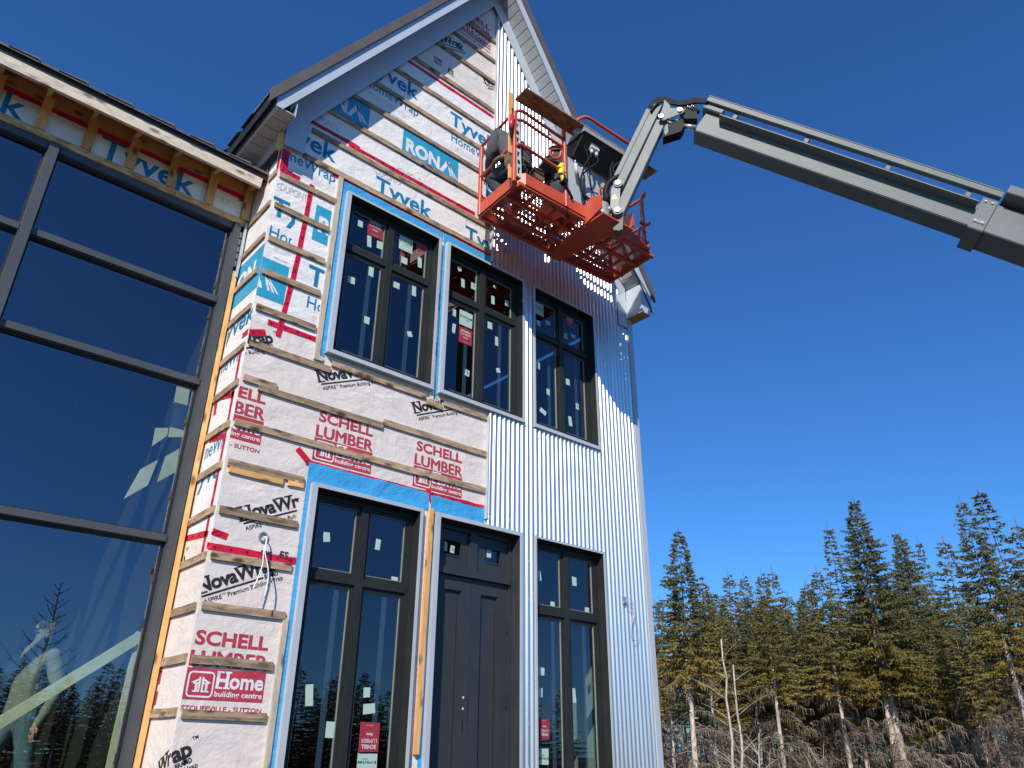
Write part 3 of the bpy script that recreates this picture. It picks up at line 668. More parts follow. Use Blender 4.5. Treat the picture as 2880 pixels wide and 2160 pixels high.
a, b = fx(z5(375, 245)), fx(z5(1600, 885)); strip('red_tape', [(a[0], (a[1]+b[1])/2), (XS, (a[1]+b[1])/2)], .06, 'tape_red', mark=True)
a = fx(z2(520, 1310)); b = fx(z2(655, 1370)); strip('red_tape', [(XL+.01, a[1]), (b[0]+.03, a[1]-.01)], .06, 'tape_red', mark=True)
strip('red_tape', [(XL+.045, a[1]), (XL+.045, E_+5.75)], .08, 'tape_red', mark=True, y=-.0042)
strip('red_tape', [(.035, a[1]-.03), (.035, E_+5.75)], .06, 'tape_red', plane='G', mark=True)
tv0 = fx(z2(655, 1380)); tv1 = fx(z6(530, 645)); strip('red_tape', [(2.60, tv0[1]), (2.575, (tv0[1]+tv1[1])/2), (2.50, tv1[1])], .055, 'tape_red', mark=True, y=-.0045)
tapeF(z6(560, 568), z6(980, 722), y=-.005); tapeF(z6(420, 652), z6(545, 655), lv=False, y=-.0038, w=.07)
tapeF(z8(500, 655), z8(1195, 765)); tapeF(z8(1270, 10), z8(2205, 235)); a = fx(z13(250, 30)); strip('red_tape', [(4.35, a[1]), (XS, a[1])], .055, 'tape_red', mark=True, y=-.0046)
a = fx(z6(850, 1635)); strip('red_tape', [(a[0]-.09, a[1]+.08), (a[0]+.09, a[1]-.06)], .06, 'tape_red', y=-.0052)
strip('red_tape', [(4.32, LZ1+.22), (4.40, LZ1+.10)], .07, 'tape_red', y=-.0056)
# return wall tape
zc = G(z6(350, 800)).z
strip('red_tape', [(.11, zc), (.10, (zc+ZRET)/2), (.13, ZRET-.18)], .05, 'tape_red', plane='G', mark=True)
tapeG(z6(365, 680), z6(410, 640), w=.06); tapeG(z6(150, 1172), z6(300, 1130)); tapeG(z6(112, 1490), z6(225, 1455)); tapeG(z10(1440, 872), z10(1620, 830)); tapeG(z6(150, 1290), z6(165, 1180), y=-.005)
a = fx(z8(530, 540)); strip('red_tape', [(XL, a[1]+.01), (XL+.13, a[1]-.02)], .055, 'tape_red', mark=True)
# blue membrane round the openings
def memb(x0, x1, z0, z1):
    n = max(2, int((x1-x0)/.08)); vs = []; fs = []
    for k in range(n+1):
        x = x0+(x1-x0)*k/n; vs += [(x, -.0062+rng.uniform(-.001, .001), z0), (x, -.0062, z1+rng.uniform(-.006, .006))]
        if k: fs.append((2*k-2, 2*k, 2*k+1, 2*k-1))
    mesh('blue_membrane', vs, fs, MAT['membrane_blue'], house)
memb(2.965, 4.335, UZ1+.002, UZ1+.135); memb(4.345, XS, UZ1+.002, UZ1+.135); memb(2.95, 2.998, UZ0-.05, UZ1+.10); memb(4.35, 4.378, UZ0-.09, UZ1)
memb(2.985, 4.345, LZ1+.002, LZ1+.185); memb(4.375, XS, LZ1-.02, LZ1+.17); memb(2.985, 3.022, FLOOR, LZ1+.1); memb(4.385, 4.428, FLOOR, LZ1); memb(4.28, 4.30, FLOOR, LZ1)
# scraps of printed wrap between the two upper windows
for k, (z0, z1, mt) in enumerate(((.15, .40, 'wrap_white'), (.42, .62, 'print_sky'), (.66, .86, 'wrap_white'), (1.02, 1.28, 'print_sky'), (1.34, 1.52, 'wrap_white'))):
    mesh('wrap_scrap', [(4.302, -.0042, UZ0+z0), (4.345, -.0042, UZ0+z0+.03), (4.345, -.0042, UZ0+z1), (4.302, -.0042, UZ0+z1-.02)], [(0, 1, 2, 3)], MAT[mt], house)

# ------------------------------------------------------------------ the glazed wing
YW = 0.60
wing = empty('glazed_wing', (-1.2, YW, 0), 'glazed house wing with tall dark-framed glass wall and unfinished wooden eave', 'house wing')
mul = [(-5.0, -4.91), (-3.17, -3.07), (-1.38, -1.28), (0.315, 0.408), (2.062, 2.143)]
bars = [(E_+4.955, E_+5.035), (E_+4.045, E_+4.12), (E_+3.125, E_+3.20), (E_+1.63, E_+1.70), (FLOOR-.05, FLOOR+.03)]
for a, b in mul:
    mb = MB(); mb.box((a, YW, FLOOR-.05), (b, YW+.16, E_+5.035)); mb.box((a+.006, YW-.055, FLOOR-.05), (b-.006, YW-.0005, E_+5.03)); mb.build('mullion', MAT['mullion_grey'], wing)
for i in range(len(mul)-1):
    a, b = mul[i][1]+.001, mul[i+1][0]-.001
    for z0, z1_ in bars:
        mb = MB(); mb.box((a, YW+.004, z0), (b, YW+.15, z1_)); mb.box((a, YW-.012, z0+.006), (b, YW+.0035, z1_-.006)); mb.build('transom', MAT['mullion_grey'], wing)
    for j in range(len(bars)-1):
        z1_, z0 = bars[j][0], bars[j+1][1]
        g = MB(); ring(g, a+.001, b-.001, z0+.001, z1_-.001, .012, .012, .012, .022, YW+.03, YW+.06); g.build('gasket', MAT['gasket'], wing)
        mesh('pane', [(a+.008, YW+.05, z0+.008), (b-.008, YW+.05, z0+.008), (b-.008, YW+.05, z1_-.008), (a+.008, YW+.05, z1_-.008)], [(0, 1, 2, 3)], MAT['glass_curtain'], wing)
plank('edge_board', (2.172, YW-.02, FLOOR-.05), (2.172, YW-.02, E_+4.45), .05, .05, MAT['wood_new'], wing, up=(1, 0, 0))
mb = MB(); mb.box((2.175, YW-.06, E_+4.38), (2.198, YW-.035, E_+5.06)); mb.build('flashing_strip', MAT['trim_steel'], wing)
for k in range(5):
    mb = MB(); mb.box((2.148, YW-.028, E_+4.52+k*.09), (2.17, YW-.002, E_+4.585+k*.09)); mb.build('shim', MAT['plug_grey'], wing)
# head: strand board, wrap, studs, tails, fascia, roof edge
plank('head_board', (-5.0, YW-.012, E_+5.075), (1.44, YW-.012, E_+5.075), .024, .075, MAT['strand_board'], wing); plank('head_board', (1.445, YW-.012, E_+5.075), (2.19, YW-.012, E_+5.075), .024, .075, MAT['strand_board'], wing)
mesh('house_wrap', [(-5, YW+.004, E_+5.11), (2.21, YW+.004, E_+5.11), (2.21, YW+.004, E_+5.42), (-5, YW+.004, E_+5.42)], [(0, 1, 2, 3)], MAT['wrap_white'], wing)
strip('red_tape', [(-5, E_+5.40), (2.2, E_+5.40)], .06, 'tape_red', y=YW-.001, parent=wing, mark=True)
mb = MB(); mb.box((-5, YW+.002, E_+5.425), (2.21, YW+.02, E_+5.80)); mb.build('eave_sheathing', MAT['wood_tan'], wing)
for k in range(17):
    x = 2.165-k*.392
    plank('stud', (x, YW-.018, E_+5.114), (x, YW-.018, E_+5.50), .034, .085, MAT['wood_new'], wing, up=(1, 0, 0))
    plank('rafter_tail', (x-.02, YW-.03, E_+5.535), (x-.02, .275, E_+5.42), .04, .075, MAT['wood_new'], wing)
plank('fascia_board', (-5, .25, E_+5.39), (2.155, .25, E_+5.39), .036, .115, MAT['wood_pale'], wing)
mb = MB(); mb.prism([(-5, .232, E_+5.452), (-5, .222, E_+5.515), (-5, .30, E_+5.545), (-5, .30, E_+5.46)], (7.2, 0, 0)); mb.build('drip_edge', MAT['roof_black'], wing)
mb = MB(); mb.prism([(-5.0, .2, E_+5.50), (-5.0, .2, E_+5.525), (-5.0, 3.6, E_+7.9), (-5.0, 3.6, E_+7.87)], (7.205, 0, 0)); wroof = mb.build('roof', MAT['roof_brown'], wing)
mb = MB(); mb.prism([(-5, .29, E_+5.47), (-5, 1.2, E_+6.0), (-5, 1.2, E_+6.02), (-5, .29, E_+5.495)], (7.2, 0, 0)); mb.build('roof_deck', MAT['wood_tan'], wing)
for k in range(18):
    x = 2.0-k*.395
    mb = MB(); mb.prism([(x, .19, E_+5.528), (x-.24, .19, E_+5.520), (x-.24, .25, E_+5.575), (x, .25, E_+5.60)], (0, .02, -.012)); mb.prism([(x, .189, E_+5.512), (x, .189, E_+5.53), (x, .245, E_+5.598), (x, .245, E_+5.55)], (-.006, 0, 0)); mb.build('shingle', MAT['shingle'], wroof)
for k in range(4):
    y = .26+k*.12; z = E_+5.575+k*.085
    mb = MB(); mb.box((2.05-k*.0, y, z), (2.205, y+.11, z+.006)); mb.box((2.199, y, z+.006), (2.205, y+.11, z+.09)); mb.build('step_flashing', MAT['roof_brown'], wroof)
# inside the wing
mb = MB(); mb.box((-5, YW+.17, FLOOR-.3), (2.2, 7.5, FLOOR-.05), 1); mb.box((-5, 7.4, FLOOR-.05), (2.2, 7.5, E_+5.8)); mb.box((-5, YW+.2, E_+5.3), (2.2, 7.5, E_+5.4)); mb.box((-5.1, YW, FLOOR-.05), (-5.0, 7.5, E_+5.4)); mb.box((2.205, .75, FLOOR-.05), (2.215, 7.5, E_+5.3))
mb.build('interior', [MAT['room_dark'], MAT['room_floor']], wing)
mb = MB(); mb.box((-5, YW+.03, -.5), (2.2, 7.5, FLOOR-.31)); mb.build('foundation', MAT['concrete'], wing)

# ------------------------------------------------------------------ printing on the wrap and signs on the glass
_TXT = {}
def text_mesh(body, bold=0.0, spacing=1.0, shear=0.0):
    """outline of a line of text from the built-in font: verts scaled to cap height 1, width"""
    k = (body, bold, spacing, shear)
    if k in _TXT: return _TXT[k]
    def make(s):
        cu = bpy.data.curves.new('t', 'FONT'); cu.body = s; cu.offset = bold; cu.space_character = spacing; cu.shear = shear; cu.resolution_u = 3; cu.fill_mode = 'FRONT'
        ob = bpy.data.objects.new('t', cu); COL.objects.link(ob); bpy.context.view_layer.update()
        me = bpy.data.meshes.new_from_object(ob.evaluated_get(bpy.context.evaluated_depsgraph_get()))
        v = np.array([tuple(p.co)[:2] for p in me.vertices]); fs = [tuple(p.vertices) for p in me.polygons]
        bpy.data.objects.remove(ob); bpy.data.curves.remove(cu); bpy.data.meshes.remove(me); return v, fs
    vH, _ = make('H'); y0, y1 = vH[:, 1].min(), vH[:, 1].max()
    v, fs = make(body); x0, x1 = v[:, 0].min(), v[:, 0].max()
    v = np.stack([(v[:, 0]-x0)/(x1-x0), (v[:, 1]-y0)/(y1-y0)], 1)
    _TXT[k] = (v, fs); return _TXT[k]
def clip_mesh(verts, faces, clip):
    """cut a flat mesh (x, z) to xmin, xmax, zmin, zmax"""
    bm = bmesh.new(); vv = [bm.verts.new((x, 0, z)) for x, z in verts]
    for f in faces:
        try: bm.faces.new([vv[i] for i in f])
        except ValueError: pass
    for k, (co, no) in enumerate((((1, 0, 0), (-1, 0, 0)), ((1, 0, 0), (1, 0, 0)), ((0, 0, 1), (0, 0, -1)), ((0, 0, 1), (0, 0, 1)))):
        if clip[k] is None: continue
        bmesh.ops.bisect_plane(bm, geom=bm.verts[:]+bm.edges[:]+bm.faces[:], plane_co=Vector(co)*clip[k], plane_no=no, clear_outer=True)
    bm.verts.ensure_lookup_table(); bm.verts.index_update()
    v = [(p.co.x, p.co.z) for p in bm.verts]; f = [tuple(q.index for q in fc.verts) for fc in bm.faces]; bm.free(); return v, f
def put(name, v2, fs, mat, y, parent, plane='F', x0=0, clip=None):
    if clip: v2, fs = clip_mesh(v2, fs, clip)
    if not fs: return None
    if plane == 'F': vs = [(x, y, z) for x, z in v2]
    else: vs = [(x0+y, -x, z) for x, z in v2]          # on the return wall: reading runs from the back to the corner
    o = mesh(name, vs, fs, MAT[mat], parent); o['kind'] = 'stuff'; return o
def line(body, x, z, cap, width, mat, ang=0.0, bold=0.0, y=-.0026, parent=None, clip=None, plane='F', x0=0.0, spacing=1.0, shear=0.0):
    v, fs = text_mesh(body, bold, spacing, shear); c, s = math.cos(math.radians(ang)), math.sin(math.radians(ang))
    v2 = [(x+a*width*c-b*cap*s, z+a*width*s+b*cap*c) for a, b in v]
    return put('lettering', v2, fs, mat, y, parent or house, plane, x0, clip)
def rect(name, x0_, x1, z0, z1, mat, y=-.0022, parent=None, clip=None, plane='F', x0=0.0):
    return put(name, [(x0_, z0), (x1, z0), (x1, z1), (x0_, z1)], [(0, 1, 2, 3)], mat, y, parent or house, plane, x0, clip)
def stripes(x, z, w, h, mat, y, clip=None, parent=None, plane='F', x0=0.0):
    for k in range(3):          # three thin lines running down to the right from the top of the letter
        t = z+h*(1-.10*k); a = x+.004+.012*k; b = x+w*(.42+.28*k)
        put('lettering', [(b, z), (b+w*.14, z), (a+w*.13, t), (a, t)], [(0, 1, 2, 3)], mat, y, parent or house, plane, x0, clip)
def tyvek(x, ztop, clip=None, home=True, parent=None, plane='F', x0=0.0, y=-.0026):
    line('Tyvek', x, ztop-.232, .232, .80, 'print_blue', bold=.022, clip=clip, parent=parent, plane=plane, x0=x0, y=y)
    if home:
        line('HomeWrap', x+.035, ztop-.50, .135, .79, 'print_blue', bold=.006, clip=clip, parent=parent, plane=plane, x0=x0, y=y)
        for k, wd in enumerate((.52, .60, .55, .58)):
            line('weather resistant barrier for walls and roofs apply over sheathing', x+.10, ztop-.575-.022*k, .011, wd, 'print_grey', clip=clip, parent=parent, plane=plane, x0=x0, y=y)
        line('CALL FOR PRODUCT INFORMATION', x+.12, ztop-.72, .016, .55, 'print_blue', clip=clip, parent=parent, plane=plane, x0=x0, y=y)
def dupont(x, z, clip=None): line('<DUPONT>', x, z, .095, .39, 'print_grey', bold=-.004, clip=clip, spacing=.92)
def rona(x, z, clip=None, w=.86, h=.452, plane='F', x0=0.0, parent=None):
    rect('printed_panel', x, x+w, z-h, z, 'print_sky', clip=clip, plane=plane, x0=x0, parent=parent)
    line('RON', x+.05, z-h+.125, .205, w*.60, 'print_white', bold=.045, y=-.0029, clip=clip, plane=plane, x0=x0, parent=parent)
    ax = x+.05+w*.60; zz = z-h+.125
    put('lettering', [(ax, zz), (ax+.055, zz), (ax+.155, zz+.205), (ax+.10, zz+.205)], [(0, 1, 2, 3)], 'print_white', -.0029, parent or house, plane, x0, clip)
    stripes(ax+.10, zz, .17, .205, 'print_white', -.0029, clip, parent, plane, x0)
def nova(x, z, clip=None, plane='F', x0=0.0):
    A = 24.2; c, s = math.cos(math.radians(A)), math.sin(math.radians(A))
    P = lambda u, v: (x+u*c-v*s, z+u*s+v*c)
    a = P(-.02, .028); line('NovaWrap', a[0], a[1], .118, .70, 'print_black', ang=A, bold=.036, clip=clip, plane=plane, x0=x0, spacing=.94)
    # slab ends on the capitals, bold face
    for u0, u1, v in ((-.03, .055, .02), (.045, .10, .137), (-.035, .03, .137), (.335, .40, .137), (.42, .50, .137)):
        put('lettering', [P(u0, v), P(u1, v), P(u1, v+.012), P(u0, v+.012)], [(0, 1, 2, 3)], 'print_black', -.0027, house, plane, x0, clip)
    put('lettering', [P(0, -.007), P(.53, -.007), P(.53, .007), P(0, .007)], [(0, 1, 2, 3)], 'print_black', -.0026, house, plane, x0, clip)
    a = P(.54, -.014); line('BRAND', a[0], a[1], .034, .125, 'print_black', ang=A, bold=.035, clip=clip, plane=plane, x0=x0)
    a = P(.70, .125); line('TM', a[0], a[1], .024, .045, 'print_black', ang=A, bold=.02, clip=clip, plane=plane, x0=x0)
    a = P(.005, -.062); line('ASPIRE', a[0], a[1], .036, .15, 'print_black', ang=A, bold=.012, clip=clip, plane=plane, x0=x0); a = P(.16, -.038); line('TM', a[0], a[1], .016, .03, 'print_black', ang=A, clip=clip, plane=plane, x0=x0)
    a = P(.205, -.062); line('Premium Building Wrap', a[0], a[1], .036, .49, 'print_black', ang=A, bold=.012, clip=clip, plane=plane, x0=x0)
def hlogo(x, z, w, h, mat, y, clip=None, parent=None):
    """the house-shaped double letter in a rounded outline"""
    n = 6; R = w*.16; out = []; inn = []
    for (cx, cz, a0) in ((x+w-R, z+h-R, 0), (x+R, z+h-R, 90), (x+R, z+R, 180), (x+w-R, z+R, 270)):
        for k in range(n+1):
            t = math.radians(a0+90*k/n); out.append((cx+R*math.cos(t), cz+R*math.sin(t))); r = R*.62; inn.append((cx+(r)*math.cos(t), cz+(r)*math.sin(t)))
    N_ = len(out); put('lettering', out+inn, [(i, (i+1) % N_, N_+(i+1) % N_, N_+i) for i in range(N_)], mat, y, parent or house, 'F', 0, clip)
    bars_ = [(.30, .20, .40, .52), (.42, .20, .49, .78), (.54, .20, .61, .78), (.68, .20, .77, .50), (.22, .20, .49, .26), (.54, .20, .84, .26), (.22, .50, .46, .56), (.57, .50, .80, .56)]
    for a, b, c, d in bars_: put('lettering', [(x+w*a, z+h*b), (x+w*c, z+h*b), (x+w*c, z+h*d), (x+w*a, z+h*d)], [(0, 1, 2, 3)], mat, y-.0002*bars_.index((a, b, c, d)), parent or house, 'F', 0, clip)
    put('lettering', [(x+w*.12, z+h*.56), (x+w*.30, z+h*.56), (x+w*.44, z+h*.66), (x+w*.44, z+h*.72)], [(0, 1, 2, 3)], mat, y, parent or house, 'F', 0, clip)
    put('lettering', [(x+w*.90, z+h*.56), (x+w*.72, z+h*.56), (x+w*.60, z+h*.66), (x+w*.60, z+h*.72)], [(0, 3, 2, 1)], mat, y, parent or house, 'F', 0, clip)
def schell(x, z, clip=None, mat='print_red'):
    line('SCHELL', x+.018, z+.163, .108, .60, mat, bold=.032, clip=clip); [line('LUMBER', x+.003+dx, z+.008+dz, .112, .618, mat, bold=0, clip=clip, y=-.0026-.0002*i) for i, (dx, dz) in enumerate(((0, 0), (.012, 0), (.006, .004)))]
    rect('printed_panel', x, x+.633, z-.228, z-.004, mat, clip=clip)
    hlogo(x+.018, z-.212, .205, .185, 'print_white', -.0030, clip)
    line('Home', x+.237, z-.142, .118, .385, 'print_white', bold=.03, y=-.0029, clip=clip); line('building centre', x+.237, z-.20, .040, .385, 'print_white', bold=.02, y=-.0029, clip=clip)
    for u0, u1, v in ((.237, .292, -.144), (.237, .292, -.030), (.30, .352, -.144), (.30, .352, -.030)):
        put('lettering', [(x+u0, z+v), (x+u1, z+v), (x+u1, z+v+.014), (x+u0, z+v+.014)], [(0, 1, 2, 3)], 'print_white', -.0031, house, 'F', 0, clip)
    line('STOUFFVILLE - SUTTON', x+.005, z-.305, .036, .63, mat, bold=.02, clip=clip)
e = E_
c1 = (XL+.002, XW1-.02, None, None); CW = (XL+.002, XS, UZ1+.14, None); CL = (XL+.002, 2.93, None, None)
# upper sheet
tyvek(4.343, e+7.751, (None, XS, None, None)); tyvek(3.02, e+7.80, (2.5, XS, None, None)); tyvek(3.349, e+6.055, CW, home=False); tyvek(4.672, e+6.03, CW, home=False); tyvek(2.03, e+6.145, (XL+.002, XW1, None, None))
tyvek(2.704, e+4.502, (XL, XW1+.02, None, None)); tyvek(2.206, e+5.119, (XL+.002, 2.48, None, None), home=True)
dupont(3.295, e+6.075, CW); dupont(3.61, e+6.255, CW); dupont(4.62, e+6.10, CW); dupont(2.225, e+5.22, (XL+.002, 2.56, None, None)); dupont(2.42, e+6.36, (2.5, XS, None, None))
rona(3.655, e+6.985); rona(2.315, e+7.02, (2.5, XS, None, None)); rona(2.685, e+5.26, (XL, XW1+.005, None, None)); rona(4.985, e+6.97, (None, XS, None, None))
line('CCMC', 4.02, e+8.50, .045, .14, 'print_black', bold=.04); line('13084-R 12857', 4.02, e+8.455, .026, .14, 'print_black', bold=.02); line('13084-L', 4.02, e+8.42, .026, .13, 'print_black', bold=.02); line('ES', 4.26, e+8.42, .075, .10, 'print_black', bold=.03); rect('lettering', 4.25, 4.37, e+8.39, e+8.40, 'print_black')
line('CCMC', F(z8(915, 720)).x, F(z8(915, 720)).z, .042, .10, 'print_black', bold=.04, y=-.0048); line('ES', F(z8(1065, 745)).x, F(z8(1065, 745)).z, .062, .08, 'print_black', bold=.02, y=-.0048)
rect('printed_panel', XL+.001, 2.50, F(z6(480, 360)).z, F(z6(515, 55)).z, 'print_sky'); za = F(z6(500, 300)).z
put('lettering', [(XL+.001, za), (XL+.05, za), (XL+.001, za+.12)], [(0, 1, 2)], 'print_white', -.0029, house); stripes(XL+.03, za, .17, .20, 'print_white', -.0029)
# lower sheet
nova(1.864, e+3.185, (XL+.002, XS, None, ZBOT)); nova(3.002, e+3.235, (XL, XS, None, UZ0-.07)); nova(4.132, e+3.243, (XL, XS, None, UZ0-.07)); nova(2.466, e+1.748, CL); nova(2.229, e+1.115, CL); nova(1.77, e-.31, CL); nova(1.77-XL, e-.31, (-.555, -.002, None, None), 'G', XL)
nova(3.89, e+8.755); nova(4.94, e+8.66, (None, XS, None, None))
for ax in (1.867, 3.008, 4.138): schell(ax, e+2.692, (XL+.002, XS, LZ1+.02, None))
schell(2.222, e+.597, CL); schell(4.36, e+9.64, (None, XS, None, None))
# printing on the return wall, x here is minus the depth
zr = G(z6(400, 100)).z; RC = (-.545, -.003, None, None)
rect('printed_panel', -.60, 0, G(z6(300, 460)).z, G(z6(320, 175)).z, 'print_sky', plane='G', x0=XL)
zl = G(z6(300, 365)).z; line('ON', -.56, zl, .21, .42, 'print_white', bold=.045, y=-.0029, plane='G', x0=XL)
zl = G(z6(210, 770)).z; line('yvek', -.60, zl+.03, .22, .66, 'print_blue', bold=.02, plane='G', x0=XL, clip=RC)
zl = G(z6(180, 990)).z; line('meWrap', -.58, zl, .135, .62, 'print_blue', bold=.006, plane='G', x0=XL, clip=(-.57, -.12, None, None))
zl = G(z6(70, 1640)).z; line('neWr', -.52, zl, .15, .42, 'print_blue', bold=.006, plane='G', x0=XL, clip=(-.56, -.1, None, None)); zl = G(z10(1560, 470)).z; line('yve', -.54, zl, .2, .46, 'print_blue', bold=.02, plane='G', x0=XL, clip=(-.56, -.12, None, None))
line('p', -.57, G(z10(1400, 1090)).z, .11, .07, 'print_black', bold=.05, plane='G', x0=XL, ang=20, clip=RC); line('TM', -.52, G(z10(1430, 985)).z, .03, .05, 'print_black', plane='G', x0=XL, ang=20)
for zq in (z11(1245, 870), z11(1225, 960), z11(1190, 1120)):
    zl = G(zq).z; rect('printed_panel', -.575, -.53, zl-.05, zl+.05, 'print_red', plane='G', x0=XL)
# print on the wing's wrap strip, seen between the studs
ys = YW-.0005-(-.0)
def wingtext(body, x, cap, wd): line(body, x, E_+5.13, cap, wd, 'print_blue', bold=.02, y=YW+.0025, parent=wing, clip=(None, None, E_+5.112, E_+5.40))
wingtext('Tyvek', -.83, .26, .90); wingtext('Tyvek', .70, .26, .92); wingtext('T', 2.07, .26, .13)
line('E7', 1.90, E_+5.22, .07, .08, 'print_grey', y=YW+.0025, parent=wing)

# ---- paper labels and shop signs on the panes
def sticker(win, zp, w, h, rot=0.0, mat='sticker_pale', y=.084, seed=0):
    c = F(zp, y); a = math.radians(rot); co, si = math.cos(a), math.sin(a); rg = random.Random(hash((round(c.x, 3), round(c.z, 3))) & 0xffff)
    P = []
    for sx, sz in ((-1, -1), (1, -1), (1, 1), (-1, 1)):
        u, v = sx*w/2+rg.uniform(-.003, .003), sz*h/2+rg.uniform(-.003, .003); P.append((c.x+u*co-v*si, y, c.z+u*si+v*co))
    m_ = MB(); m_.prism(P, (0, .0012, 0)); o = m_.build('sticker', MAT[mat], win)
    if mat == 'sticker_pale' and h < .1 and w < .1 and rg.random() < .45:
        r_ = MB(); r_.box((c.x-.0, y-.0012, c.z-.012), (c.x+.016, y-.0003, c.z+.006)); r_.box((c.x-.02, y-.0012, c.z+.012), (c.x+.01, y-.0003, c.z+.016)); k = r_.build('lettering', MAT['sticker_ink'], win); k['kind'] = 'stuff'
    return o, c
def schell_sign(win, zp, w, h, flip=False, dim=False):
    o, c = sticker(win, zp, w, h, 0, 'sticker_red'); s = -1 if flip else 1
    def T(body, z, cap, wd, m_='sticker_print', b=.03):
        v, fs = text_mesh(body, b); put('lettering', [(c.x+s*(a-.5)*wd, c.z+s*(z+q*cap)) for a, q in v], fs, m_, .0828, win)
    T('SCHELL', h*.22, h*.13, w*.74); T('LUMBER', h*.03, h*.13, w*.80, b=.0); T('Home', -h*.16, h*.10, w*.34); T('o o o o', -h*.42, h*.04, w*.35)
def prism_sign(win, zp, w, h, flip=False):
    o, c = sticker(win, zp, w, h, 0, 'sticker_pale'); s = -1 if flip else 1
    def T(body, x, z, cap, wd, m_='sticker_ink', b=.01):
        v, fs = text_mesh(body, b); put('lettering', [(c.x+s*(x+(a-.5)*wd), c.z+s*(z+q*cap)) for a, q in v], fs, m_, .0828, win)
    T('PRISM', w*.10, h*.02, h*.17, w*.72); T('WINDOWS', w*.12, -h*.12, h*.06, w*.36); T('o o o', w*.24, -h*.42, h*.05, w*.3)
    put('lettering', [(c.x-s*w*.45, c.z-s*h*.02), (c.x-s*w*.30, c.z+s*h*.12), (c.x-s*w*.45, c.z+s*h*.24)], [(0, 1, 2) if s > 0 else (0, 1, 2)], 'sticker_teal', .0828, win)
W_ = WIN
for p, w, h, r in ((z5(592, 635), .06, .085, 0), (z5(660, 770), .055, .15, 5), (z5(745, 802), .085, .10, 3), (z5(932, 920), .085, .085, 0), (z5(1052, 935), .055, .14, 4), (z5(675, 1007), .06, .12, 0), (z5(520, 1072), .09, .085, 4), (z5(872, 1112), .085, .08, 0), (z5(1008, 1157), .055, .13, 2), (z5(640, 1383), .065, .085, 0), (z5(975, 1492), .06, .065, 20)): sticker(W_['u1'], p, w, h, r)
schell_sign(W_['u1'], z5(708, 672), .195, .235); prism_sign(W_['u1'], z5(945, 792), .19, .20)
o, c = sticker(W_['u1'], z5(1075, 815), .17, .13, 22, 'sticker_red', y=.086); o['label'] = 'tilted red sign on the upper window'; sticker(W_['u1'], z5(915, 890), .06, .11, 0, 'sticker_red', y=.0862)
for p, w, h, r in ((z5(1362, 985), .05, .065, 25), (z5(1388, 1095), .05, .12, 3), (z5(1470, 1120), .07, .09, 0), (z5(1635, 1122), .045, .035, 0), (z5(1622, 1227), .05, .12, 2), (z5(1730, 1252), .06, .08, 2), (z5(1318, 1325), .06, .095, 0), (z5(1318, 1447), .05, .125, -6), (z5(1598, 1425), .075, .095, 0), (z5(1650, 1547), .05, .125, 0), (z7(315, 965), .065, .085, -6), (z7(557, 945), .06, .06, 20)): sticker(W_['u2'], p, w, h, r)
prism_sign(W_['u2'], z5(1412, 1377), .195, .20); schell_sign(W_['u2'], z5(1408, 1508), .195, .21)
for p, w, h, r in ((z7(870, 578), .07, .08, 3), (z7(942, 575), .08, .06, 6), (z7(1080, 678), .065, .08, 0), (z7(1140, 680), .085, .055, 4), (z7(865, 905), .07, .095, 0), (z7(1098, 1035), .068, .09, 3), (z7(945, 1112), .055, .085, 0), (z7(1172, 1225), .055, .085, 0), (z7(905, 1265), .11, .065, -22), (z7(1117, 1340), .06, .13, 6)): sticker(W_['u3'], p, w, h, r)
prism_sign(W_['u3'], z7(875, 470), .16, .18); schell_sign(W_['u3'], z7(1112, 570), .15, .17)
for p, w, h, r in ((z8(1435, 582), .07, .09, 10), (z8(1832, 640), .055, .10, -4), (z8(1960, 940), .075, .115, 0), (z12(470, 1092), .07, .17, 7), (z12(637, 1362), .095, .125, -2), (z12(918, 1072), .07, .08, 0), (z12(935, 1198), .12, .08, 6)): sticker(W_['l1'], p, w, h, r)
schell_sign(W_['l1'], z12(935, 1425), .20, .245, flip=True); prism_sign(W_['l1'], z12(920, 1600), .20, .13, flip=True)
for p, w, h, r in ((z13(877, 605), .05, .11, 10), (z13(1148, 650), .07, .105, 0), (z13(980, 847), .07, .11, 0), (z13(1247, 888), .07, .105, -2), (z13(887, 1350), .11, .08, -2), (z13(885, 1515), .06, .09, 0), (z13(1145, 1537), .06, .15, 4)): sticker(W_['l3'], p, w, h, r)
schell_sign(W_['l3'], (1531, 2050), .145, .19, flip=True); prism_sign(W_['l3'], (1529, 2128), .145, .15, flip=True)
for p, w, h, r in ((z13(137, 375), .075, .095, 0), (z13(200, 400), .055, .08, -6), (z13(425, 425), .05, .07, 0), (z13(485, 433), .06, .09, 0)): sticker(DOOR, p, w, h, r, y=.134)
# strips of clear film left on the tall panes
def film():
    mt, nt, b, N, Lk = nodes('clear_film'); b.inputs['Base Color'].default_value = (0.25, 0.45, 0.70, 1); b.inputs['Roughness'].default_value = 0.25; b.inputs['Alpha'].default_value = 0.09
film()
for k in ('u1', 'u2', 'u3', 'l1', 'l3'):
    x0_, x1_, zq0, zq1 = OPEN[k]; zt = zq0+(zq1-zq0)*(.685 if k[0] == 'u' else .742)
    for s, fx_ in ((0, .30), (1, .25)):
        xa = x0_+(x1_-x0_)*(s*.5+fx_); m_ = MB(); m_.quad((xa, .0865, zq0+.11), (xa+.055, .0865, zq0+.11), (xa+.055, .0865, zt-.08), (xa, .0865, zt-.08)); m_.build('film_strip', MAT['clear_film'], W_[k])
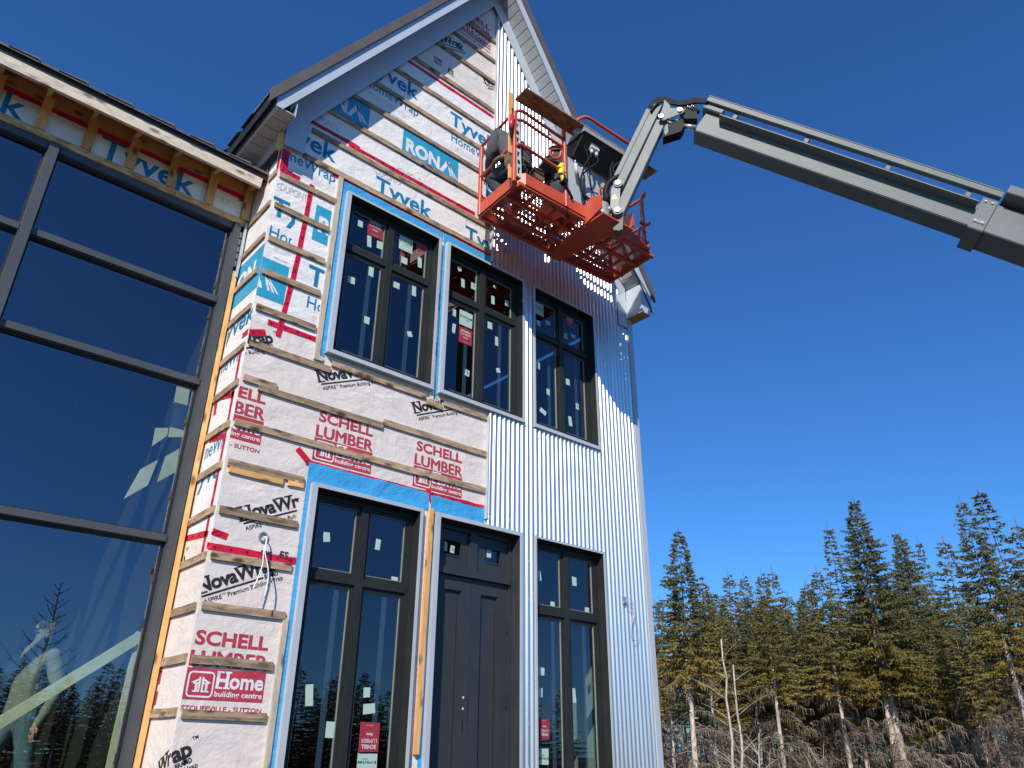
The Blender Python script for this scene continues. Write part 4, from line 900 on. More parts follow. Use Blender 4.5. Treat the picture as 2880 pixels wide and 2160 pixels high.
# ---- wiring left hanging out of the wall
c = F(z8(937, 582))
eb = empty('wall_cable', (c.x, 0, c.z), 'metal outlet box with two white cables hanging on the beige wrap', 'cable')
m_ = MB(); n = 12
for k in range(n):
    t0, t1 = 2*math.pi*k/n, 2*math.pi*(k+1)/n
    for (r0, y0, r1, y1) in ((.045, -.003, .042, -.018), (.042, -.018, .03, -.016), (.03, -.016, .03, -.004)):
        m_.quad((c.x+r0*math.cos(t0), y0, c.z+r0*math.sin(t0)), (c.x+r0*math.cos(t1), y0, c.z+r0*math.sin(t1)), (c.x+r1*math.cos(t1), y1, c.z+r1*math.sin(t1)), (c.x+r1*math.cos(t0), y1, c.z+r1*math.sin(t0)))
m_.build('outlet_box', MAT['galvanized'], eb)
for ends in ((z8(945, 700), z8(935, 800), z8(900, 900), z8(862, 985)), (z8(955, 700), z8(975, 800), z8(980, 900), z8(952, 1052))):
    pts = [(c.x, -.012, c.z), (c.x+.012, -.06, c.z-.02)]+[tuple(F(q, -.09-.012*i)) for i, q in enumerate(ends)]
    m_ = MB(); m_.tube(curve_pts(pts, 6), .0055, 6); m_.build('cable', MAT['cable_white'], eb, True)
c = F(z13(1535, 800), -.05)
eb = empty('siding_cable', (c.x, -.05, c.z), 'small metal box with a loop of grey cable on the corrugated siding', 'cable')
m_ = MB(); m_.box((c.x-.03, -.062, c.z-.045), (c.x+.03, -.046, c.z+.045)); m_.box((c.x-.02, -.075, c.z-.03), (c.x+.02, -.063, c.z+.0)); m_.build('outlet_box', MAT['galvanized'], eb)
for pl in ((z13(1545, 800), z13(1580, 785), z13(1605, 830), z13(1615, 920), z13(1640, 1000), z13(1648, 1090), z13(1615, 1105), z13(1592, 1050), z13(1595, 980), z13(1612, 930)), (z13(1545, 840), z13(1590, 870), z13(1605, 910), z13(1590, 960))):
    m_ = MB(); m_.tube(curve_pts([tuple(F(q, -.085)) if i else (c.x, -.072, c.z-.01) for i, q in enumerate(pl)], 6), .0045, 6); m_.build('cable', MAT['cable_grey'], eb, True)

# ------------------------------------------------------------------ boom lift
BO = Vector((5.772, -.751, E_+5.978)); BA = -0.058
BU = Vector((math.cos(BA), math.sin(BA), 0)); BV = Vector((-math.sin(BA), math.cos(BA), 0)); BW = Vector((0, 0, 1))
def B(u, v, w): return BO+BU*u+BV*v+BW*w
AZ = math.radians(-53); HD = Vector((math.cos(AZ), math.sin(AZ), 0)); NC = Vector((HD.y, -HD.x, 0))   # NC points towards the camera side
HP = BO+BU*.22+BV*(-.64)+BW*.2; HP0 = Vector((HP.x, HP.y, 0))
def J(a, z, n=0.0): return HP0+HD*a+NC*n+Vector((0, 0, E_+z))
def JP(px, n=0.0):              # pixel -> point on the boom's own upright plane, shifted n towards the camera
    d = Vector(ray(*px)); o = Vector(CAM); t = ((HP0-o).dot(NC)+n)/d.dot(NC); return o+d*t
lift = empty('boom_lift', (12.5, -10.1, 0), 'grey articulated boom lift with orange mesh platform raised beside the gable', 'boom lift')
OR, OD, GR, GL = MAT['orange_paint'], MAT['orange_dark'], MAT['boom_grey'], MAT['boom_light']
def bbar(mb, p, q, w, h, up=None, c=0.0): mb.bar(B(*p), B(*q), w, h, up or (0, 0, 1), 0, c)
# tray: toe boards round the floor
OCT = [(-1.06, -.42), (-.09, -.42)], [(.50, -.42), (1.05, -.42)], [(1.05, -.42), (1.16, -.31)], [(1.16, -.31), (1.16, .33)], [(1.16, .33), (1.07, .42)], [(1.07, .42), (-1.08, .42)], [(-1.08, .42), (-1.16, .34)], [(-1.16, .34), (-1.16, -.31)], [(-1.16, -.31), (-1.06, -.42)]
for (p, q) in OCT:
    mb = MB(); a, b = B(p[0], p[1], .085), B(q[0], q[1], .085); mb.bar(a, b, .010, .17, (0, 0, 1), 0, .002)
    cx = -((p[0]+q[0])/2)*.02; d = (b-a).normalized(); inn = Vector((-d.y, d.x, 0)); inn = inn if inn.dot(BO-(a+b)/2) > 0 else -inn
    mb.bar(a+inn*.03-BW*.082, b+inn*.03-BW*.082, .046, .008, (0, 0, 1)); mb.build('toe_board', OR, lift)
# floor: expanded metal on beams
def expanded():
    mb = MB(); du, dv = .054, .026; W2, L2 = .40, 1.14
    nv = int(2*W2/dv); nu = int(2*L2/du)
    for j in range(nv):
        v0 = -W2+j*dv
        for i in range(nu):
            u0 = -L2+i*du
            for (ua, va, ub, vb) in ((u0, v0, u0+du/2, v0+dv/2), (u0+du/2, v0+dv/2, u0+du, v0), (u0, v0+dv, u0+du/2, v0+dv/2), (u0+du/2, v0+dv/2, u0+du, v0+dv)):
                a, b = B(ua, va, .020), B(ub, vb, .020); d = (b-a).normalized(); s = Vector((-d.y, d.x, 0))*.0062; up = BW*.004
                mb.add([a-s, a+s+up, b+s+up, b-s, a-s+up*1.2, b-s+up*1.2], [(0, 1, 2, 3), (4, 5, 2, 1), (0, 3, 5, 4)])
    o = mb.build('floor_mesh', OD, lift); o['kind'] = 'stuff'
expanded()
for v in (-.385, -.12, .17, .385):
    mb = MB(); bbar(mb, (-1.14, v, -.012), (1.14, v, -.012), .05, .045, c=.006); mb.build('floor_beam', OR, lift)
for u in (-1.13, -.86, -.5, -.24, .42, .62, .86, 1.12):
    mb = MB(); bbar(mb, (u, -.36, -.008), (u, .36, -.008), .035, .03); mb.build('cross_beam', OD, lift)
mb = MB(); mb.prism([B(-.08, -.43, -.10), B(.30, -.43, -.10), B(.20, .42, -.06), B(-.02, .42, -.06)], (0, 0, .055)); mb.build('mount_beam', OR, lift)
for s, u in ((-1, -.11), (1, .44)):
    mb = MB(); mb.prism([B(u, -.70, -.02), B(u, -.40, -.10), B(u, -.40, .20), B(u, -.55, .24), B(u, -.70, .16)], BU*.02); mb.build('hub_plate', OR, lift)
mb = MB(); mb.prism([B(-.09, -.70, -.10), B(.44, -.70, -.10), B(.44, -.42, -.10), B(-.09, -.42, -.10)], (0, 0, .02)); mb.build('hub_plate', OR, lift)
mb = MB(); mb.prism([B(-.088, -.436, -.08), B(.438, -.436, -.08), B(.438, -.436, .17), B(-.088, -.436, .17)], BV*.012); mb.build('hub_plate', OR, lift)
mb = MB(); RT = HP-HD*.19-BW*.02
mb = MB(); mb.tube([RT+BW*(-.22), RT+BW*(-.1), RT+BW*.06], .105, 20); mb.build('rotator', MAT['console_grey'], lift, False)
mb = MB(); mb.tube([RT+BW*.061, RT+BW*.10], .12, 20); mb.build('rotator_flange', MAT['rubber'], lift)
mb = MB(); mb.tube([RT-BW*.02, HP-BW*.05], .05, 12); mb.build('rotator_arm', MAT['console_grey'], lift, True)
# guard rails
R_ = .0205
def rail(name, pts, r=R_, n=5, mat=None):
    mb = MB(); mb.tube(curve_pts([B(*p) for p in pts], n) if n else [B(*p) for p in pts], r, 8); return mb.build(name, mat or OR, lift, True)
def straight(name, p, q, r=R_): mb = MB(); mb.tube([B(*p), B(*q)], r, 8); return mb.build(name, OR, lift, True)
for (u, v, t) in ((-1.205, -.375, 1.10), (-1.15, .375, 1.12), (-.43, -.415, 1.26), (.985, -.40, .84), (1.14, .375, 1.1), (.0, .405, 1.1)):
    mb = MB(); bbar(mb, (u, v, .0), (u, v, t), .05, .036, up=(BU.x, BU.y, 0), c=.005); mb.build('rail_post', OR, lift)
rail('top_rail', [(-.44, -.42, 1.07), (-.7, -.42, 1.09), (-1.0, -.42, 1.115), (-1.13, -.415, 1.12), (-1.19, -.39, 1.09), (-1.205, -.36, 1.08)])
straight('top_rail', (-1.205, -.37, 1.085), (-1.15, .38, 1.12)); straight('mid_rail', (-1.205, -.37, .58), (-1.15, .38, .60))
rail('upper_rail', [(-.44, -.405, .95), (-.8, -.405, .97), (-1.08, -.405, .99), (-1.17, -.38, .98)]); rail('mid_rail', [(-.44, -.41, .55), (-.8, -.41, .56), (-1.06, -.41, .58), (-1.15, -.40, .58), (-1.20, -.37, .53)])
straight('top_rail', (-1.15, .40, 1.1), (1.14, .40, 1.1)); straight('mid_rail', (-1.15, .40, .62), (1.14, .40, .62)); straight('low_rail', (-1.15, .40, .34), (1.14, .40, .34))
rail('end_rail', [(1.14, .36, 1.08), (1.19, .0, 1.09), (1.17, -.3, 1.07), (1.06, -.40, 1.02), (1.0, -.41, .90), (.985, -.40, .80)]); rail('end_rail', [(1.14, .36, .6), (1.17, 0, .6), (1.16, -.3, .58), (1.10, -.42, .50), (1.02, -.43, .42), (.9, -.42, .42)])
rail('end_rail', [(1.0, -.42, .30), (.86, -.46, .28), (.80, -.48, .18), (.80, -.48, .06), (.95, -.45, .02), (1.05, -.42, .10)], n=3)
rail('console_guard', [(-.43, -.42, 1.22), (-.40, -.56, 1.26), (-.30, -.64, 1.36), (-.20, -.66, 1.39), (0, -.66, 1.39), (.45, -.66, 1.39), (.60, -.66, 1.39), (.66, -.64, 1.34), (.64, -.55, 1.26), (.50, -.46, 1.16)], r=.023)
rail('grab_loop', [(-.45, -.36, .98), (-.55, -.33, .95), (-.60, -.33, .85), (-.55, -.33, .76), (-.47, -.36, .80), (-.45, -.38, .9)], r=.017)
rail('hose_hoop', [(.02, -.55, .1), (.02, -.55, .38), (.05, -.55, .46), (.11, -.55, .48), (.16, -.55, .44), (.18, -.55, .3), (.18, -.55, .1)], r=.012)
# control console over the near side, its cables and the grey back panel
cb_ = MB(); cb_.prism([B(-.26, -.63, 1.17), B(-.26, -.63, 1.215), B(-.26, -.28, 1.215), B(-.26, -.28, .95), B(-.26, -.40, .93)], BU*.74); con = cb_.build('control_console', MAT['console_dark'], lift)
mb = MB(); mb.prism([B(-.28, -.645, 1.155), B(-.28, -.645, 1.222), B(-.28, -.632, 1.222), B(-.28, -.632, 1.155)], BU*.78)
for u in (-.283, .486): mb.prism([B(u, -.631, 1.16), B(u, -.631, 1.222), B(u, -.29, 1.222), B(u, -.29, 1.16)], BU*.013)
mb.build('console_rim', MAT['console_grey'], con)
for u, v, w in ((-.03, -.54, 1.08),):
    mb = MB(); mb.bar(B(u-.07, v, w), B(u+.07, v, w), .07, .10, (0, 0, 1), 0, .012); mb.build('socket_box', MAT['plug_grey'], con)
    for du in (-.04, .045): mb = MB(); mb.tube([B(u+du, v, w-.051), B(u+du-.005, v-.01, w-.12)], .022, 10); mb.build('plug', MAT['plug_grey'], con, True)
mb = MB(); mb.bar(B(-.33, -.52, 1.17), B(-.22, -.58, 1.26), .07, .09, (0, 0, 1), 0, .01); mb.build('lamp_box', MAT['console_grey'], con)
mb = MB(); mb.prism([B(-.395, -.345, .17), B(.38, -.345, .17), B(.38, -.345, .93), B(-.395, -.345, .93)], BV*.006); mb.build('back_panel', MAT['trim_steel'], lift)
mb = MB(); mb.prism([B(.40, -.46, .50), B(.62, -.46, .55), B(.62, -.46, 1.0), B(.47, -.46, .96)], BV*.012); mb.build('side_plate', OD, lift)
for k, ctrl in enumerate(([(-.07, -.55, .96), (-.12, -.56, .86), (-.18, -.50, .70), (-.20, -.46, .45), (-.12, -.47, .28), (.05, -.55, .22), (.16, -.62, .30)],
        [(.015, -.55, .97), (0, -.57, .84), (-.10, -.5, .72), (-.2, -.46, .55), (-.17, -.45, .33), (-.02, -.48, .2), (.1, -.6, .25)],
        [(-.17, -.50, 1.10), (-.16, -.55, .9), (-.08, -.5, .6), (0, -.46, .4), (.08, -.5, .3)],
        [(-.22, -.42, .7), (-.18, -.42, .5), (-.14, -.42, .33), (-.1, -.42, .2)],
        [(-.12, -.43, .66), (-.12, -.43, .45), (-.11, -.42, .3), (-.13, -.42, .18)],
        [(-.05, -.46, .30), (.0, -.5, .25), (.10, -.56, .27), (.2, -.62, .32)], [(.25, -.6, .95), (.2, -.6, .8), (.2, -.62, .6), (.3, -.66, .45), (.33, -.66, .3)])):
    mb = MB(); mb.tube(curve_pts([B(*c) for c in ctrl], 6), (.013, .013, .009, .009, .009, .011, .02)[k], 6); mb.build('cable', MAT['rubber'], con, True)
for (u, w) in ((-.24, .78), (-.12, .73)): mb = MB(); mb.tube([B(u, -.415, w), B(u+.015, -.415, w-.16)], .022, 10); mb.tube([B(u-.008, -.415, w+.06), B(u, -.415, w)], .009, 8); mb.build('cable_connector', MAT['plug_grey'], con, True)
# jib
def jbar(name, p, q, w, h, mat, n=0.0, c=.006, par=None):
    mb = MB(); mb.bar(J(*p, n), J(*q, n), w, h, NC.cross(J(*q)-J(*p)), 0, c); return mb.build(name, mat, par or lift)
def jplate(name, pxs, n0, n1, mat, par=None):
    P = [JP(p) for p in pxs]; mb = MB(); mb.prism([p+NC*n0 for p in P], NC*(n1-n0)); return mb.build(name, mat, par or lift)
zj = zm(1550, 380, 5.53); zk = zm(1780, 230, 6.6367); z14 = zm(1700, 200, 1.8746)
PL, PU, KA, KB, AT = JP(zj(1045, 1260)), JP(zj(1050, 840)), JP(zk(530, 775)), JP(zk(875, 655)), JP(zk(470, 480))
def seg(name, p, q, w, h, mat, n=0.0, off=0.0, c=.008, par=None):
    d = (q-p).normalized(); up = NC.cross(d); mb = MB(); mb.bar(p+NC*n+up*off, q+NC*n+up*off, w, h, up, 0, c); return mb.build(name, mat, par or lift)
up_arm = seg('jib_arm', PU-(AT-PU).normalized()*.03, AT, .11, .115, GR); lo_arm = seg('jib_arm', PL-(KA-PL).normalized()*.02, KA, .11, .13, GR)
seg('hose_guide', PU+(AT-PU)*.12, AT-(AT-PU)*.06, .07, .07, GR, 0, .0975 if NC.cross((AT-PU).normalized()).dot(HD) < 0 else -.0975)
for p in (PL, PU): mb = MB(); mb.tube([p-NC*.10, p+NC*.115], .06, 14); mb.build('arm_end', GR, lift, False)
for s in (-1, 1):
    pl = jplate('link_plate', [zj(965, 870), zj(1040, 800), zj(1085, 860), zj(1075, 1160), zj(1095, 1290), zj(1040, 1320), zj(990, 1290), zj(930, 1180), zj(945, 930)], s*.082, s*.098, GL)
    if s == 1: link_plate = pl
jplate('warning_sign', [zj(995, 995), zj(1050, 1072), zj(945, 1078)], .0985, .0995, MAT['warning_yellow'], link_plate); jplate('warning_mark', [zj(1000, 1025), zj(1004, 1060), zj(994, 1060)], .0997, .1002, MAT['rubber'], link_plate)
for p in (PL, PU, KA, KB):
    mb = MB(); mb.tube([p+NC*.09, p+NC*.135], .030, 12); mb.build('pivot_pin', MAT['steel_pin'], lift)
    mb = MB(); mb.tube([p-NC*.09, p-NC*.135], .030, 12); mb.build('pivot_pin', MAT['steel_pin'], lift)
jplate('jib_cylinder_end', [zj(972, 1330), zj(1130, 1290), zj(1120, 1500), zj(1070, 1530), zj(975, 1520)], -.06, .06, MAT['cylinder_brown'])
mb = MB(); mb.tube([PL+(KA-PL)*.06-HD*.0+Vector((0, 0, -.02)), PL+(KA-PL)*.8], .036, 12); mb.build('jib_cylinder', MAT['rubber'], lift, True)
for s in (-1, 1): jplate('knuckle_plate', [zk(590, 450), zk(690, 545), zk(700, 605), zk(790, 612), zk(850, 585), zk(975, 630), zk(930, 695), zk(570, 835), zk(485, 800), zk(575, 560)], s*.095, s*.110, GR)
jplate('knuckle_body', [zk(560, 860), zk(935, 745), zk(960, 870), zk(890, 980), zk(560, 1085)], -.09, .05, MAT['rubber']); jplate('knuckle_fin', [zk(600, 880), zk(655, 840), zk(660, 1000), zk(610, 1065), zk(585, 1010)], .051, .062, GR)
jplate('knuckle_block', [zk(830, 480), zk(1180, 470), zk(1200, 760), zk(960, 760), zk(900, 620)], -.07, .07, MAT['rubber'])
# booms
b0, b1 = JP(z14(472, 312)), JP(z14(1945, 825)); BD = (b1-b0).normalized(); BUP = NC.cross(BD); BUP = BUP if BUP.z > 0 else -BUP
def bm(name, t0, t1, h0, h1, n0, n1, mat, par=None, c=.012):
    p, q = b0+BD*t0, b0+BD*t1; mb = MB(); hc = (h0+h1)/2; nc = (n0+n1)/2
    mb.bar(p+BUP*hc+NC*nc, q+BUP*hc+NC*nc, n1-n0, h1-h0, BUP, 0, c); return mb.build(name, mat, par or lift)
Lb = (b1-b0).length
inner = bm('boom_section', 0, Lb+.4, 0, .335, -.26, 0, GR); bm('boom_top_rib', .12, Lb-.08, .336, .352, -.05, -.002, GR, inner, .002)
bm('boom_shade_flange', .22, Lb-.08, .245, .262, .001, .13, GR, inner, .002)  # added ledge, sized so its shadow darkens the upper boom side
for hh in (.012, .034): bm('wear_strip', .05, Lb-.07, hh, hh+.008, .0005, .003, GL, inner, .0005)
trk = bm('hose_track', -.06, Lb+.1, .425, .505, .03, .10, GR, None, .004); bm('hose_track_lip', -.07, Lb+.08, .5055, .513, .02, .108, GL, trk, .001)
for t_ in (.35, 1.3, 2.3, 3.2): bm('track_bracket', t_, t_+.05, .336, .424, -.03, .05, GR, trk, .002)
bm('junction_box', -.06, .20, .337, .424, -.14, .06, GR)
outer = bm('boom_section', Lb+.0, Lb+8.35, -.035, .375, -.31, .035, GR); bm('boom_collar', Lb-.06, Lb+.10, -.06, .40, -.34, .055, GR, outer)
bm('track_housing', Lb+.12, Lb+8.0, .43, .55, -.1, .19, GR, None, .01); bm('track_bracket', Lb+.13, Lb+.25, .376, .43, -.1, .0, MAT['console_dark']); bm('wear_pad', Lb-.04, Lb+.08, .03, .075, .056, .064, GL, outer, .002)
for t, hh in ((Lb-.02, .05), (Lb+.05, .05), (Lb-.02, .34), (Lb+.05, .34)): mb = MB(); p = b0+BD*t+BUP*hh+NC*.055; mb.tube([p, p+NC*.015], .012, 8); mb.build('bolt', MAT['steel_pin'], outer)
mb = MB(); p, q = JP(zk(930, 825)), JP(zk(1180, 855)); mb.tube([p, q], .034, 12); mb.build('level_cylinder', MAT['steel_pin'], lift, True)
for k in range(6):
    pts = [zk(300+8*k, 560), zk(320+14*k, 450+6*k), zk(400+10*k, 350+14*k), zk(500+6*k, 295+16*k), zk(600, 300+18*k), zk(720, 335+16*k), zk(860, 375+12*k), zk(1010, 355+14*k), zk(1150, 312+16*k), zk(1260, 322+14*k), zk(1400, 350+8*k)]
    mb = MB(); mb.tube(curve_pts([JP(p, -.10+.035*k) for p in pts], 5), .0155, 7); mb.build('hose', MAT['rubber'], lift, True)
for k in range(5):
    a = (980+35*k, 440+18*(k % 3)); mb = MB(); mb.tube([JP(zk(*a), .05), JP(zk(a[0]+22, a[1]+16), .06)], .016, 8); mb.build('hose_fitting', MAT['steel_pin'], lift, True)
    mb = MB(); mb.tube(curve_pts([JP(zk(a[0]+15, a[1]+10), .05), JP(zk(a[0]+60, a[1]+60), .07), JP(zk(a[0]+120, a[1]+40+14*k), .06), JP(zk(1200, 520+20*k), .02)], 5), .010, 6); mb.build('hose', MAT['rubber'], lift, True)
hs = [zj(1060, 640), zj(960, 700), zj(880, 780), zj(850, 900), zj(880, 1010)]
mb = MB(); mb.tube(curve_pts([JP(p, .0) for p in hs], 6), .042, 8); mb.build('hose_sleeve', MAT['rubber'], lift, True)
for off in (0, 25): mb = MB(); mb.tube(curve_pts([JP(zj(1110, 400+off), .02), JP(zj(1000, 450+off), .02), JP(zj(965, 530+off), .02), JP(zj(1020, 640), .02)], 5), .009, 6); mb.build('hose', MAT['rubber'], lift, True)
for k in range(4): p = PU+(AT-PU)*(.2+.2*k); mb = MB(); mb.tube([p+NC*.0-BUP*0+HD*-.14, p+HD*-.175], .006, 6); mb.build('clip', MAT['rubber'], lift)
# turret and chassis, out of the picture to the right
bx, by = 12.5, -10.1; TA = AZ+math.pi
def TL(x, y, z): return Vector((bx, by, 0))+HD*x+NC*y+Vector((0, 0, z))
mb = MB(); mb.prism([TL(-1.1, -.7, .95), TL(1.4, -.7, .95), TL(1.5, -.7, 1.5), TL(1.2, -.7, 1.75), TL(-.4, -.7, 1.75), TL(-1.1, -.7, 1.4)], NC*1.4); mb.build('turret', OR, lift)
mb = MB(); mb.prism([TL(-.55, -.4, 1.6), TL(.35, -.4, 1.6), TL(.1, -.4, 2.75), TL(-.35, -.4, 2.75)], NC*.9); mb.build('boom_mount', GR, lift)
mb = MB(); mb.prism([TL(-1.3, -.45, .55), TL(1.3, -.45, .55), TL(1.3, -.45, .85), TL(-1.3, -.45, .85)], NC*.9); mb.build('chassis', GR, lift)
for x in (-1.1, 1.1):
    mb = MB(); mb.bar(TL(x, -.9, .5), TL(x, .9, .5), .16, .16); mb.build('axle', GR, lift)
    for y in (-1.02, 1.02):
        s = 1 if y > 0 else -1
        mb = MB(); mb.tube([TL(x, y-.16, .5), TL(x, y-.13, .5), TL(x, y+.13, .5), TL(x, y+.16, .5)], .5, 24); w_ = mb.build('wheel', MAT['rubber'], lift); mb = MB(); mb.tube([TL(x, y+s*.161, .5), TL(x, y+s*.17, .5)], .27, 18); mb.build('rim', MAT['boom_light'], w_)

# ---- things carried on the platform
o = plank('scaffold_plank', B(-1.235, -.53, 1.245), B(1.08, -.53, 1.245), .225, .022, MAT['strand_board_old'], None, rough=.001)
tag(o, 'long worn strand-board plank laid across the lift platform rail', 'plank')
o = plank('wood_stake', B(-1.215, -.335, .06), B(-1.235, -.335, 1.42), .03, .065, MAT['wood_new'], None, up=(1, 0, 0)); tag(o, 'narrow upright wood stick standing in the left corner of the platform', 'wood stick')
lv = empty('spirit_level', B(-1.10, -.385, .05), 'long grey spirit level leaning upright behind the platform rail', 'level')
p, q = B(-1.13, -.375, .10), B(-1.165, -.375, 1.0); d = (q-p).normalized()
mb = MB(); 
for sgn in (-1, 1): mb.bar(p+BU*.029*sgn, q+BU*.029*sgn, .014, .024, (0, 1, 0))
for t in (.0, .16, .28, .42, .52, .66, .78, .9): mb.bar(p+(q-p)*t, p+(q-p)*(t+.05), .044, .023, (0, 1, 0))
mb.build('level_body', MAT['plug_grey'], lv)
for t in (.235, .47, .73): mb = MB(); c_ = p+(q-p)*t; mb.bar(c_-d*.035, c_+d*.035, .04, .018, (0, 1, 0)); mb.build('level_window', MAT['rubber'], lv)
tg = empty('caulking_gun', B(-1.215, -.42, .62), 'red cartridge caulking gun hanging on the near corner post', 'caulking gun')
mb = MB(); mb.tube([B(-1.275, -.405, .74), B(-1.262, -.405, .96)], .030, 12); plain('tube_red', (.60, .03, .05), .35); mb.build('cartridge', MAT['tube_red'], tg, True)
mb = MB(); mb.tube([B(-1.275, -.405, .61), B(-1.275, -.405, .74)], .008, 8, taper=.02); mb.build('nozzle', MAT['rubber'], tg, True)
mb = MB(); mb.tube(curve_pts([B(-1.262, -.405, .96), B(-1.258, -.41, 1.02), B(-1.26, -.40, 1.09), B(-1.235, -.385, 1.10), B(-1.225, -.375, 1.06)], 4), .006, 6); mb.build('hook', MAT['rubber'], tg, True)
yp = empty('yellow_plug', B(-.47, -.44, .42), 'yellow covered power plug hanging on the platform mid post', 'plug')
plain('plug_yellow', (.80, .58, .02), .4); 
mb = MB(); mb.tube([B(-.535, -.455, .42), B(-.525, -.46, .52)], .04, 10); mb.tube([B(-.56, -.455, .49), B(-.51, -.455, .58)], .038, 10); mb.tube([B(-.50, -.455, .34), B(-.525, -.455, .44)], .026, 10); mb.build('plug_cover', MAT['plug_yellow'], yp, False)
mb = MB(); mb.tube(curve_pts([B(-.49, -.455, .35), B(-.46, -.455, .28), B(-.40, -.45, .22), B(-.34, -.44, .15)], 5), .018, 8); mb.build('cable', MAT['rubber'], yp, True)
mb = MB(); mb.bar(B(-.495, -.45, .30), B(-.475, -.45, .38), .07, .07); mb.build('plug_body', MAT['rubber'], yp)

# ------------------------------------------------------------------ people
plain('jacket_grey', (.075, .078, .085), .85, 0, .2, 14, .35, 30); plain('jacket_dark', (.045, .043, .048), .85, 0, .2, 14, .35, 30); plain('jeans_dark', (.03, .035, .05), .85, 0, .2, 18, .3, 50)
plain('skin', (.50, .29, .20), .5, 0, .08, 20); plain('boots', (.05, .035, .025), .7, 0, .2, 20); plain('leather', (.17, .11, .055), .7, 0, .2, 15, .3, 50); plain('hair', (.04, .028, .02), .7, 0, .3, 60, .5, 150)
plain('sweater_light', (.26, .26, .22), .9, 0, .12, 20, .3, 60); plain('jeans_pale', (.12, .19, .23), .85, 0, .2, 14, .2, 60)
def camo():
    mt, nt, b, N, Lk = nodes('camo'); tc = N('ShaderNodeTexCoord'); n = N('ShaderNodeTexNoise'); n.inputs['Scale'].default_value = 22; n.inputs['Detail'].default_value = 3; Lk(tc.outputs['Object'], n.inputs['Vector'])
    rp = ramp(N, [(.38, (.02, .018, .015)), (.45, (.10, .085, .05)), (.55, (.035, .03, .02)), (.62, (.22, .19, .13))]); rp.color_ramp.interpolation = 'CONSTANT'; Lk(n.outputs['Fac'], rp.inputs[0]); Lk(rp.outputs[0], b.inputs['Base Color']); b.inputs['Roughness'].default_value = .85
camo()
def figure(name, J_, label, mats, T, fold=.0):
    """one continuous skinned body. J_: joints {name: (pos, radius)}; bones give the clothing of each stretch"""
    bones = [('pelvis', 'spine', 0), ('spine', 'chest', 0), ('chest', 'neck', 0), ('neck', 'head', 2), ('head', 'crown', 3)]
    for s in 'lr':
        bones += [('chest', 'sh_'+s, 0), ('sh_'+s, 'el_'+s, 0), ('el_'+s, 'wr_'+s, 0), ('wr_'+s, 'ha_'+s, 2), ('pelvis', 'hip_'+s, 1), ('hip_'+s, 'kn_'+s, 1), ('kn_'+s, 'an_'+s, 1), ('an_'+s, 'toe_'+s, 4)]
    J_ = dict(J_)
    for s in 'lr':
        w, h = Vector(J_['wr_'+s][0]), Vector(J_['ha_'+s][0]); d = (h-w).normalized(); sd = d.cross(Vector((0, 0, 1))); sd = sd.normalized() if sd.length > .1 else Vector((1, 0, 0)); dn = d.cross(sd)
        if dn.z > 0: dn = -dn
        for k in range(4):
            o_ = (k-1.5)*.021; L_ = (.062, .072, .068, .052)[k]
            J_['f%d%s' % (k, s)] = (tuple(h+sd*o_+d*.02), .0095); J_['g%d%s' % (k, s)] = (tuple(h+sd*o_*1.05+d*(.02+L_*.55)+dn*.012), .0085); J_['e%d%s' % (k, s)] = (tuple(h+sd*o_*1.05+d*(.02+L_*.85)+dn*.035), .0075)
            bones += [('ha_'+s, 'f%d%s' % (k, s), 2), ('f%d%s' % (k, s), 'g%d%s' % (k, s), 2), ('g%d%s' % (k, s), 'e%d%s' % (k, s), 2)]
        tdir = sd*(1 if s == 'l' else -1)
        J_['t0'+s] = (tuple(w+d*.045+tdir*.036), .011); J_['t1'+s] = (tuple(w+d*.085+tdir*.05+dn*.015), .0095); bones += [('ha_'+s, 't0'+s, 2), ('t0'+s, 't1'+s, 2)]
    names = list(J_); idx = {n: i for i, n in enumerate(names)}
    pos = [T(Vector(J_[n][0])) for n in names]
    me = bpy.data.meshes.new(name); me.from_pydata([tuple(p) for p in pos], [(idx[a], idx[b]) for a, b, _ in bones], []); ob = bpy.data.objects.new(name, me); COL.objects.link(ob)
    sk = ob.modifiers.new('skin', 'SKIN'); sk.use_smooth_shade = True
    for i, n in enumerate(names):
        r = J_[n][1]; me.skin_vertices[0].data[i].radius = (r, r) if not isinstance(r, tuple) else r; me.skin_vertices[0].data[i].use_root = (n == 'pelvis')
    ss = ob.modifiers.new('sub', 'SUBSURF'); ss.levels = 2; ss.render_levels = 2
    bpy.context.view_layer.update(); dg = bpy.context.evaluated_depsgraph_get(); m2 = bpy.data.meshes.new_from_object(ob.evaluated_get(dg)); bpy.data.objects.remove(ob)
    # soft cloth folds, then the clothing of each stretch
    co = np.empty(len(m2.vertices)*3); m2.vertices.foreach_get('co', co); co = co.reshape(-1, 3)
    A = np.array([tuple(pos[idx[a]]) for a, b, _ in bones]); Bb = np.array([tuple(pos[idx[b]]) for a, b, _ in bones]); mk = [c for _, _, c in bones]
    rad = np.array([max(.02, (J_[a][1] if not isinstance(J_[a][1], tuple) else J_[a][1][0])) for a, b, _ in bones])
    mi = []
    for p in m2.polygons:
        c = np.array(p.center); ab = Bb-A; t = np.clip(((c-A)*ab).sum(1)/np.maximum((ab*ab).sum(1), 1e-9), 0, 1); d_ = np.linalg.norm(c-(A+ab*t[:, None]), axis=1)/rad**.5; mi.append(mk[int(d_.argmin())])
    nrm = np.empty(len(m2.vertices)*3); m2.vertices.foreach_get('normal', nrm); nrm = nrm.reshape(-1, 3)
    w = np.sin(co[:, 2]*46+np.sin(co[:, 0]*31)*2+np.sin(co[:, 1]*27)*2)*.006*fold
    body = np.zeros(len(co)); 
    for p in m2.polygons:
        if mi[p.index] in (0, 1): body[list(p.vertices)] = 1
